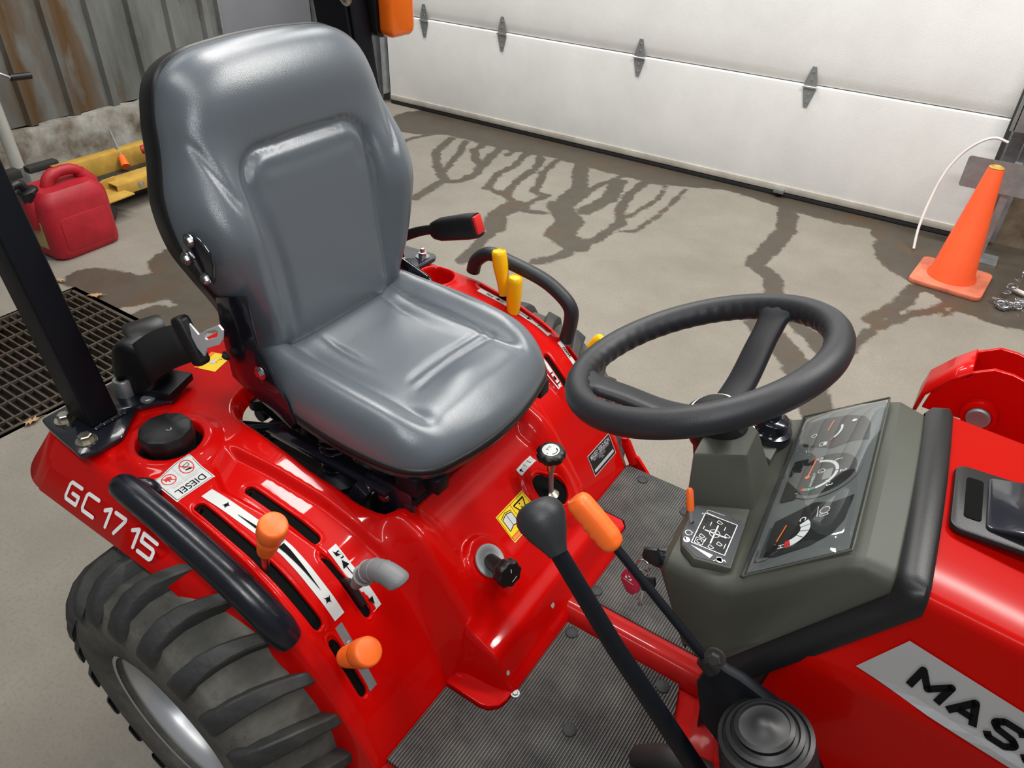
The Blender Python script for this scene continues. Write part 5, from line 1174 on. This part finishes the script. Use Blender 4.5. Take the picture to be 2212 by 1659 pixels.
# ---- instrument console and hood, built square and turned a few degrees like the machine stands
YAW=math.radians(4.5); PIV=Vector((-.03,0,0)); RZ=Matrix.Rotation(YAW,3,'Z')
def K3(p): return RZ@(Vector(p)-PIV)+PIV
def arch(xt,zt,hw,xb,zb,hwb,r=.03,crown=.006):
    """one cross-section from right foot over the top to left foot"""
    P=[]
    for t in(0,.25,.5,.75): P.append((xb+(xt-xb)*t,-(hwb+(hw-hwb)*t),zb+(zt-r-zb)*t))
    for k in range(6):
        a=PI/2*k/5; P.append((xt,-(hw-r+r*math.cos(a)),zt-r+r*math.sin(a)))
    for t in(.25,.5,.75): P.append((xt,-(hw-r)*(1-t),zt+crown*(1-(1-t)**2)))
    P.append((xt,0,zt+crown))
    return P+[(x,-y,z) for x,y,z in P[-2::-1]]
def loft(name,secs,m,parent,ang=40,cap0=True,cap1=False):
    n=len(secs[0]); V=[K3(p) for s in secs for p in s]; F=[(i*n+j,(i+1)*n+j,(i+1)*n+j+1,i*n+j+1) for i in range(len(secs)-1) for j in range(n-1)]
    if cap0: F.append(tuple(range(n)))
    if cap1: F.append(tuple(range((len(secs)-1)*n,len(secs)*n)))
    return MB().add(V,F).build(name,m,parent,ang=ang)
def console():
    secs=[arch(-.184,.760,.166,-.135,.60,.150,.012,0),arch(-.189,.778,.174,-.14,.62,.160,.016,0),arch(-.180,.790,.182,-.13,.63,.168,.020,0),arch(-.115,.792,.190,-.11,.63,.180,.020,0),
          arch(-.097,.800,.191,-.100,.63,.184,.020,.004),arch(-.045,.845,.183,-.092,.64,.190,.020,.006),arch(.004,.885,.172,-.088,.66,.197,.018,.008),arch(.020,.891,.172,-.085,.67,.199,.016,.008),arch(.056,.884,.170,-.078,.69,.203,.022,.010)]
    con=loft('console','x' and secs,'olive_plastic',TR,ang=28)
    loft('hood_gasket',[arch(.053,.888,.173,-.082,.688,.206,.022,.010),arch(.060,.895,.182,-.078,.690,.218,.024,.010),arch(.080,.897,.189,-.056,.690,.223,.026,.010),arch(.086,.890,.187,-.046,.690,.219,.026,.010)],'black_plastic',TR,ang=60,cap0=False)
    MB().add([K3(p) for p in [(-.09,-.09,.33),(.10,-.09,.33),(.10,.09,.33),(-.09,.09,.33),(-.11,-.15,.64),(.10,-.16,.64),(.10,.16,.64),(-.11,.16,.64)]],[(0,1,5,4),(1,2,6,5),(2,3,7,6),(3,0,4,7),(4,5,6,7)]).build('console_foot','dark_junk',TR)
    # column hump
    b=MB(); V=[(-.192,-.080,.786),(-.107,-.046,.79),(-.107,.046,.79),(-.192,.080,.786),(-.200,-.066,.868),(-.138,-.030,.866),(-.138,.030,.866),(-.200,.066,.868)]
    b.add([K3(p) for p in V],[(0,1,5,4),(1,2,6,5),(2,3,7,6),(3,0,4,7),(4,5,6,7)]); b.build('column_hump','olive_plastic',con,bevel=.005,ang=30)
    # raised switch panel right of the hump, and its twin on the far side
    for s in(-1,1):
        V=[(-.179,s*.085),(-.113,s*.055),(-.107,s*.168),(-.151,s*.176),(-.171,s*.162),(-.178,s*.142)]
        if s<0: V=V[::-1]
        b=MB(); b.prism(V,.785,.803,T=lambda q:K3((q.x,q.y,q.z))); p=b.build('switch_panel','olive_plastic',con,bevel=.003,ang=30)
        if s<0:
            T=lambda u,v,l=0:K3((u-.011,v+.0085,.8036+.0003*l))
            f=Flat(T); f.poly([(-.1650,-.0965),(-.1655,-.150),(-.1585,-.169),(-.1395,-.181),(-.0985,-.1735),(-.1005,-.098),(-.118,-.088)],0)
            # 4WD / drive diagram: dark card with white frame, read from the seat (right = -y, up = +x)
            g=lambda r,u:(-.131+u,-.1325-r)
            f.poly([g(-.029,-.020),g(.029,-.020),g(.029,.022),g(-.029,.022)],1,1)
            f.outline([g(-.029,-.020),g(.029,-.020),g(.029,.022),g(-.029,.022)],.0012,2,2)
            f.line(g(-.016,.001),g(.019,.001),.0018,2,2); f.line(g(0,-.012),g(0,.016),.0018,2,2); f.arc(*g(0,.001),.0065,.0008,0,360,2,20,2)
            for r,u in((-.022,.001),(.024,.003),(-.004,.016),(.012,-.012),(.014,.011)): f.outline([g(r-.003,u-.002),g(r+.002,u-.003),g(r+.003,u+.002),g(r,u+.004)],.0008,2,2)
            for r,u,l in((-.018,-.008,.008),(-.018,.010,.007),(.010,.018,.009),(.013,-.006,.007),(-.006,-.014,.006)): f.line(g(r,u),g(r+l,u),.0009,2,2)
            f.outline([g(.017,-.017),g(.027,-.017),g(.027,-.007),g(.017,-.007)],.0008,2,2); f.arc(*g(.022,-.012),.003,.0008,0,300,2,12,2)
            # throttle marks: turtle, wedge, hare, engine
            h=lambda r,u:(-.1585+u,-.140-r)
            f.disc(-.1575,-.1600,.0042,2,1,ry=1.1); f.poly([(-.162,-.158),(-.1605,-.156),(-.156,-.1635)],2,1)
            f.poly([(-.1525,-.1640),(-.1130,-.1745),(-.1075,-.1695),(-.1110,-.1640)][:0] or [(-.151,-.1655),(-.1235,-.1745),(-.1215,-.1680)],2,1)
            f.disc(-.1120,-.1715,.0042,2,1); f.poly([(-.1155,-.1735),(-.1165,-.168),(-.1115,-.166),(-.1085,-.1735)],2,1); f.poly([(-.108,-.170),(-.1035,-.171),(-.1075,-.1675)],2,1); f.line((-.116,-.173),(-.1185,-.1765),.001,2,1)
            f.arc(-.1590,-.1475,.0042,.0010,0,360,2,16,1); f.line((-.1560,-.1510),(-.1545,-.1440),.001,2,1)
            for k in(0,1):
                y0=-.099-k*.012; f.arc(-.1475+k*.002,y0,.0028,.0006,90,270,2,10,1); f.line((-.1475+k*.002,y0+.0028),(-.128,y0+.004),.0006,2,1); f.line((-.1475+k*.002,y0-.0028),(-.128,y0-.004),.0006,2,1)
            f.text('=',-.154,-.106,.006,2,rot=-PI/2,lift=1); f.text('I',-.146,-.118,.006,2,rot=-PI/2,lift=1)
            f.disc(-.1130,-.090,.0065,3,1); f.disc(-.1615,-.1275,.0028,4,1)
            f.build('panel_print','panel_dark gauge_black white_print olive_plastic black_hole'.split(),con)
            a=K3((-.1720,-.1205,.798)); t=at(1490,1055,Z=.845); 
            s_=MB().tube([a,t+(a-t)*.45],.0026,10).build('throttle_stem','galvanised',con); MB().tube([a+(t-a)*.42,a+(t-a)*.5,t+(a-t)*.06,t],[.0042,.0050,.0046,.003],14).build('throttle_tip','orange_plastic',con)
        else:
            c=K3((-.130,.113,.802)); MB().lathe([(.032,0),(.031,.012),(.024,.014),(.023,.030),(.021,.032),(.011,.033),(.010,.045),(0,.046)],c,(0,0,1),36).build('light_switch','black_gloss',con,ang=40)
            MB().lathe([(.0085,.040),(.0085,.050),(.007,.052),(0,.052)],c,(0,0,1),20).build('hazard_button','orange_print' if 0 else 'red_print',con,ang=40)
            f=Flat(lambda u,v,l=0:c+Vector((math.cos(u)*v,math.sin(u)*v,.0128+.0003*l)))
            for k,a in enumerate((3.6,4.0,4.5,5.0)):
                p=c+Vector((.0278*math.cos(a),.0278*math.sin(a),.0135)); MB().lathe([(.0024,0),(.0024,.0005),(.0014,.0006)],p,n=10).build('switch_mark','grey_print',con)
    # instrument cluster: sunken tray with three dials under a clear cover
    x0,z0,x1,z1,hw0,hw1=-.088,.809,.003,.889,.172,.156
    def G(u,v,h=0):   # u: 0 right .. 1 left as the driver sees left=0? u along y from -hw to +hw ; v up the slope
        hw=hw0+(hw1-hw0)*v; y=-hw+2*hw*u; n=Vector((-(z1-z0),0,x1-x0)).normalized()
        return K3(Vector((x0+(x1-x0)*v,y,z0+(z1-z0)*v+.004*(1-(2*u-1)**2)))+n*h)
    b=MB(); K=20
    V=[G(i/K,v,.0012) for i in range(K+1) for v in(0,1)]; F=[(2*i,2*i+2,2*i+3,2*i+1) for i in range(K)]; MB().add(V,F).build('cluster_tray','gauge_grey',con)
    Lw=2*.164; Hh=math.hypot(x1-x0,z1-z0)   # metric frame on the tray: r to driver's right (-y)
    def P(r,v,l=0): return G(.5-r/Lw,.5+v/Hh,.0018+.0004*l)
    f=Flat(P)
    def blob(r,v,w_,h,rad,m,l=0): f.poly([(r+x,v+y) for x,y in rrect(w_,h,rad,6)],m,l)
    blob(0,-.052,.30,.010,.004,5,0)
    # tachometer
    f.disc(0,.000,.0500,1,1,n=40); f.disc(0,.0,.0435,0,2,n=40); blob(0,-.040,.088,.022,.004,0,2)
    blob(0,-.046,.30,.016,.004,1,1)
    f.arc(0,-.012,.030,.0045,-18,180,2,40,3)
    for a,w_ in((180,.0012),(135,.0012),(90,.0012),(45,.0012),(12,.0012)): 
        ca,sa=math.cos(math.radians(a)),math.sin(math.radians(a)); f.line((.027*ca,-.012+.027*sa),(.036*ca,-.012+.036*sa),w_,2 if a in(135,45) else 0,4)
    f.arc(0,-.012,.030,.0046,-2,10,3,6,4); f.arc(0,-.012,.030,.0046,-12,-4,3,6,4); f.arc(0,-.012,.030,.0046,-18,-12,6,5,4); f.arc(0,-.012,.030,.0046,-25,-18,4,5,4)
    for t,a in(('0',186),('1',133),('2',85),('3',40)): ca,sa=math.cos(math.radians(a)),math.sin(math.radians(a)); f.text(t,.0385*ca+(.002 if t=='0' else 0),-.012+.0385*sa+(0 if t!='0' else .004),.012,2,lift=3,bold=.0002)
    f.text('x1000r/min',.010,-.013,.0058,2,lift=3,sx=1.1); f.arc(-.006,-.004,.0045,.0009,0,360,2,16,3); f.line((-.006,-.006),(-.003,-.001),.0008,2,3)
    blob(.004,.006,.022,.012,.002,7,3); f.text('3',.033,-.030,.006,2,lift=3)
    f.line((.004,-.0215),(-.038,-.0165),.0020,6,4)
    f.disc(.002,-.0215,.0035,6,4,n=12)
    # coolant gauge on the right, fuel gauge on the left
    for s in(1,-1):
        c=s*.112
        f.poly([(c-.030*s,-.047),(c+.032*s,-.047),(c+.036*s,-.030),(c+.030*s,.012),(c+.016*s,.036),(c-.004*s,.046),(c-.050*s,.050),(c-.044*s,.026),(c-.052*s,.0)][::s],0,1)
    f.arc(.110,-.022,.0215,.012,8,128,2,24,3)
    for a in(105,80,55): ca,sa=math.cos(math.radians(a)),math.sin(math.radians(a)); f.line((.110+.0155*ca,-.022+.0155*sa),(.110+.0275*ca,-.022+.0275*sa),.0007,0,4)
    f.arc(.110,-.022,.0215,.012,2,20,4,6,4); f.text('C',.090,-.008,.0115,2,lift=3,bold=.0002); f.text('H',.133,-.026,.0095,2,lift=3,bold=.0002); f.line((.128,-.034),(.096,-.027),.0021,6,5); f.disc(.127,-.034,.0038,0,5)
    f.arc(.082,.018,.006,.001,0,360,2,18,3); f.line((.072,.008),(.092,.010),.001,2,3); f.outline([(.089,.013),(.093,.014),(.092,.024),(.088,.022)],.0009,2,3)
    f.arc(-.108,-.028,.034,.0035,50,105,2,14,3); f.arc(-.108,-.028,.034,.0035,40,49,4,4,3); f.disc(-.122,.022,.0035,2,3); f.line((-.099,-.008),(-.112,-.028),.0006,0,3); f.line((-.134,-.010),(-.108,-.0145),.0019,6,4); f.arc(-.102,-.034,.004,.0011,0,360,2,14,3); f.outline([(-.078,-.020),(-.070,-.020),(-.070,-.010),(-.078,-.010)],.0012,2,3); f.poly([(-.078,-.015),(-.070,-.015),(-.070,-.010),(-.078,-.010)],2,3)
    blob(.0,-.0475,.29,.006,.002,5,2)
    f.build('gauges','gauge_black gauge_grey white_print green_print red_print panel_dark orange_print galvanised'.split(),con)
    for r in(-.10,-.05,.05,.10): 
        b=MB(); 
        V=[P(r+a,v,2) for a in(-.018,.018) for v in(-.050,-.046)]
    # clear cover
    V=[];K=24; NV=14
    for i in range(K+1):
        u=-.006+1.012*i/K; eu=max(0,1-abs(2*i/K-1)**14)**.5
        for j in range(NV+1):
            t=j/NV; v=-.025+1.05*t; h=.0015+.0125*eu*max(0,math.sin(PI*t))**.55*(.75+.25*t); V.append(G(u,v,h))
    F=[((NV+1)*i+j,(NV+1)*(i+1)+j,(NV+1)*(i+1)+j+1,(NV+1)*i+j+1) for i in range(K) for j in range(NV)]
    obj('clear_cover',V,F,'clear_cover',con)
    # silver/dark moulding line round the cover
    E_=[G(-.014,-.035,.002)]+[G(-.014+1.028*i/K,1.04,.002) for i in range(K+1)]+[G(1.014,-.035,.002)]
    MB().tube(E_,.0016,6).build('cover_bead','olive_plastic',con); 
    MB().tube([G(-.014+1.028*i/K,-.04,.002) for i in range(K+1)],.0022,6).build('cover_bead','black_plastic',con)
    # key switch low on the rear right side, with a key in it
    a=at(1440,1210,Y=-.172); ax=(at(1400,1200,Y=-.19)-a).normalized(); 
    MB().lathe([(.0145,-.01),(.0145,.004),(.012,.008),(.0115,.016),(.009,.018),(0,.018)],a,ax,24).build('key_switch','black_gloss',con,ang=40)
    MB().lathe([(.0150,.000),(.0150,.003),(.0125,.004)],a,ax,24).build('switch_ring','steel',con,ang=40)
    return con
CON=console()
def keys():
    k=empty('key_set',at(1412,1203,Y=-.188)); tag(k,'black-headed ignition keys on a ring with a red rubber fob, hanging from the console','keys')
    l=k.location.copy(); R=lambda px,py,Y:at(px,py,Y=Y)-l
    def slab(P,m,name,th=.004,bev=.001,Y0=0):
        V=[p+Vector((0,-th/2,0)) for p in P]+[p+Vector((0,th/2,0)) for p in P]; n=len(P)
        return MB().add(V,[tuple(range(n)),tuple(range(2*n-1,n-1,-1))]+[(i,(i+1)%n,n+(i+1)%n,n+i) for i in range(n)]).build(name,m,k,bevel=bev)
    slab([R(*p,-.190) for p in((1392,1182),(1420,1186),(1427,1205),(1424,1222),(1396,1212),(1388,1198))],'black_plastic','key_head',.007,.002)
    slab([R(*p,-.200) for p in((1392,1248),(1415,1248),(1417,1265),(1408,1278),(1388,1274),(1382,1260))],'black_plastic','key_head',.006,.002)
    slab([R(*p,-.200) for p in((1387,1272),(1393,1274),(1386,1308),(1379,1309),(1377,1303),(1381,1298),(1378,1294),(1384,1290))],'steel','key_blade',.002,.0003)
    c=R(1388,1226,-.196); MB().tube([c+Vector((.009*math.cos(t),.003*math.sin(t),.011*math.sin(t))) for t in np.linspace(0,2*PI,22)],.0009,6,cap=False).build('key_ring','steel',k)
    c=R(1385,1240,-.196); MB().tube([c+Vector((.007*math.cos(t),.005*math.cos(t),.009*math.sin(t))) for t in np.linspace(0,2*PI,22)],.0008,6,cap=False).build('key_ring','steel',k)
    P=[R(*p,-.212) for p in((1352,1228),(1366,1229),(1382,1268),(1380,1278),(1366,1284),(1354,1276),(1342,1250),(1343,1238))]
    o=slab(P,'fob_red','fob',.004,.0012)
    cc=R(1358,1248,-.2146); f=Flat(frameT(cc,Vector((1,0,-.25)),Vector((.25,0,1)),Vector((0,-1,0)),.0005)); 
    for s in(-1,1): f.poly([(s*.0005,-.002),(s*.0045,.003),(s*.0045,-.003),(s*.003,-.0025)],0)
    f.poly([(-.002,.0035),(0,.005),(.002,.0035),(0,.002)],0); f.text('MASSEY FERGUSON',.002,-.0060,.0017,0,bold=.00005); f.build('fob_emblem',['white_print'],k)
keys()
def hood():
    S_=[]
    for x,zt,hw in((.078,.887,.183),(.11,.883,.184),(.20,.872,.187),(.32,.856,.188),(.50,.832,.19),(.75,.79,.18)):
        P=[]; zb=.50
        # side with a shallow crease, chamfered shoulder, crowned top
        c0=x<.08
        P+=[(x-.130 if c0 else x,-(hw+.026),zb),(x-.103 if c0 else x,-(hw+.0255),zt-.150),(x-.086 if c0 else x,-(hw+.025),zt-.128),(x-.081 if c0 else x,-(hw+.0195),zt-.122),(x-.034 if c0 else x,-(hw+.008),zt-.060),(x-.01 if c0 else x,-(hw+.001),zt-.028)]
        for k in range(5):
            a=math.radians(10+ 70*k/4); r=.018; P.append((x,-(hw-r+r*math.cos(a)),zt-.018+r*math.sin(a)))
        P+=[(x,-(hw-.070),zt+.005),(x,-.05,zt+.009),(x,0,zt+.010)]
        S_.append(P+[(a,-b,c) for a,b,c in P[-2::-1]])
    h=loft('hood',S_,'hood_red',TR,ang=50,cap0=False)
    # silver name band on the right side
    def side(x,z):   # point on the hood's right side
        hw=float(np.interp(x,[.078,.11,.20,.32,.50,.75],[.183,.184,.187,.188,.19,.18])); zt=float(np.interp(x,[.078,.11,.20,.32,.50,.75],[.887,.883,.872,.856,.832,.79]))
        t=np.interp(z,[zt-.150,zt-.128,zt-.122,zt-.060,zt-.028],[.0255,.025,.0195,.008,.001]); return K3((x,-(hw+float(t))-.0010,z))
    def Tm(u,v,l=0):   # u along, v up
        x=.050+u; z=.798-.235*(u-.03)+v; p=side(x,z); p.y-=.0012+.0011*l; return p
    f=Flat(Tm); n=30; V=[]
    for i in range(n+1):
        u=i*.6/n
        for k in range(9): t=k/4-1; V.append(Tm(u+(1-u/.6)*.018*(t+1),t*.0335,0))
    f.mb.add(V,[(9*i+j,9*i+9+j,9*i+10+j,9*i+j+1) for i in range(n) for j in range(8)],0)
    H2=.0165; W2=.0265
    GL={'M':[[(0,-1),(0,1),(.5,-.35),(1,1),(1,-1)]],'A':[[(0,-1),(.5,1),(1,-1)],[(.22,-.35),(.78,-.35)]],'S':[[(1,.62),(.8,1),(.2,1),(0,.62),(0,.38),(.2,.08),(.8,-.08),(1,-.38),(1,-.62),(.8,-1),(.2,-1),(0,-.62)]],
        'E':[[(1,1),(0,1),(0,-1),(1,-1)],[(0,0),(.85,0)]],'Y':[[(0,1),(.5,0),(1,1)],[(.5,0),(.5,-1)]],'F':[[(1,1),(0,1),(0,-1)],[(0,0),(.8,0)]],'R':[[(0,-1),(0,1),(.8,1),(1,.7),(1,.3),(.8,0),(0,0)],[(.5,0),(1,-1)]],
        'G':[[(1,.6),(.8,1),(.2,1),(0,.6),(0,-.6),(.2,-1),(1,-1),(1,-.1),(.6,-.1)]],'U':[[(0,1),(0,-.6),(.2,-1),(.8,-1),(1,-.6),(1,1)]],'O':[[(.2,1),(.8,1),(1,.6),(1,-.6),(.8,-1),(.2,-1),(0,-.6),(0,.6),(.2,1)]],'N':[[(0,-1),(0,1),(1,-1),(1,1)]],' ':[]}
    u=.0560
    for ch in 'MASSEY FERGUSON':
        w2=W2*(1.12 if ch=='M' else 1)
        for st in GL[ch]:
            pts=[(u+a*w2+b*.0030,b*H2*.84-.0005) for a,b in st]
            for a,b in zip(pts,pts[1:]): f.line(a,b,.0082 if ch!='M' else .0078,1,2)
            for a in pts[1:-1]: f.disc(a[0],a[1],.0040,1,2,n=12)
        u+=w2+.0115
    f.build('name_band','silver_decal black_print'.split(),h)
    # hood latch pocket on top
    o=K3((.125,-.005,.896)); 
    b=MB(); b.prism(rrect(.100,.122,.014),-.004,.006,T=lambda q:K3((.142+q.x,-.016+q.y,.897+q.z-.0*q.x))); p=b.build('latch_bezel','black_plastic',h,bevel=.004)
    b=MB(); b.prism(rrect(.055,.095,.006),.0,.014,T=lambda q:K3((.155+q.x,-.016+q.y,.901+q.z*(.4+.8*(.5+q.x/.05))))); b.build('latch_paddle','black_gloss',h,bevel=.004)
    b=MB(); b.prism(rrect(.018,.075,.004),0,.0012,T=lambda q:K3((.114+q.x,-.016+q.y,.9028+q.z))); b.build('latch_slot','black_hole',h)
hood()
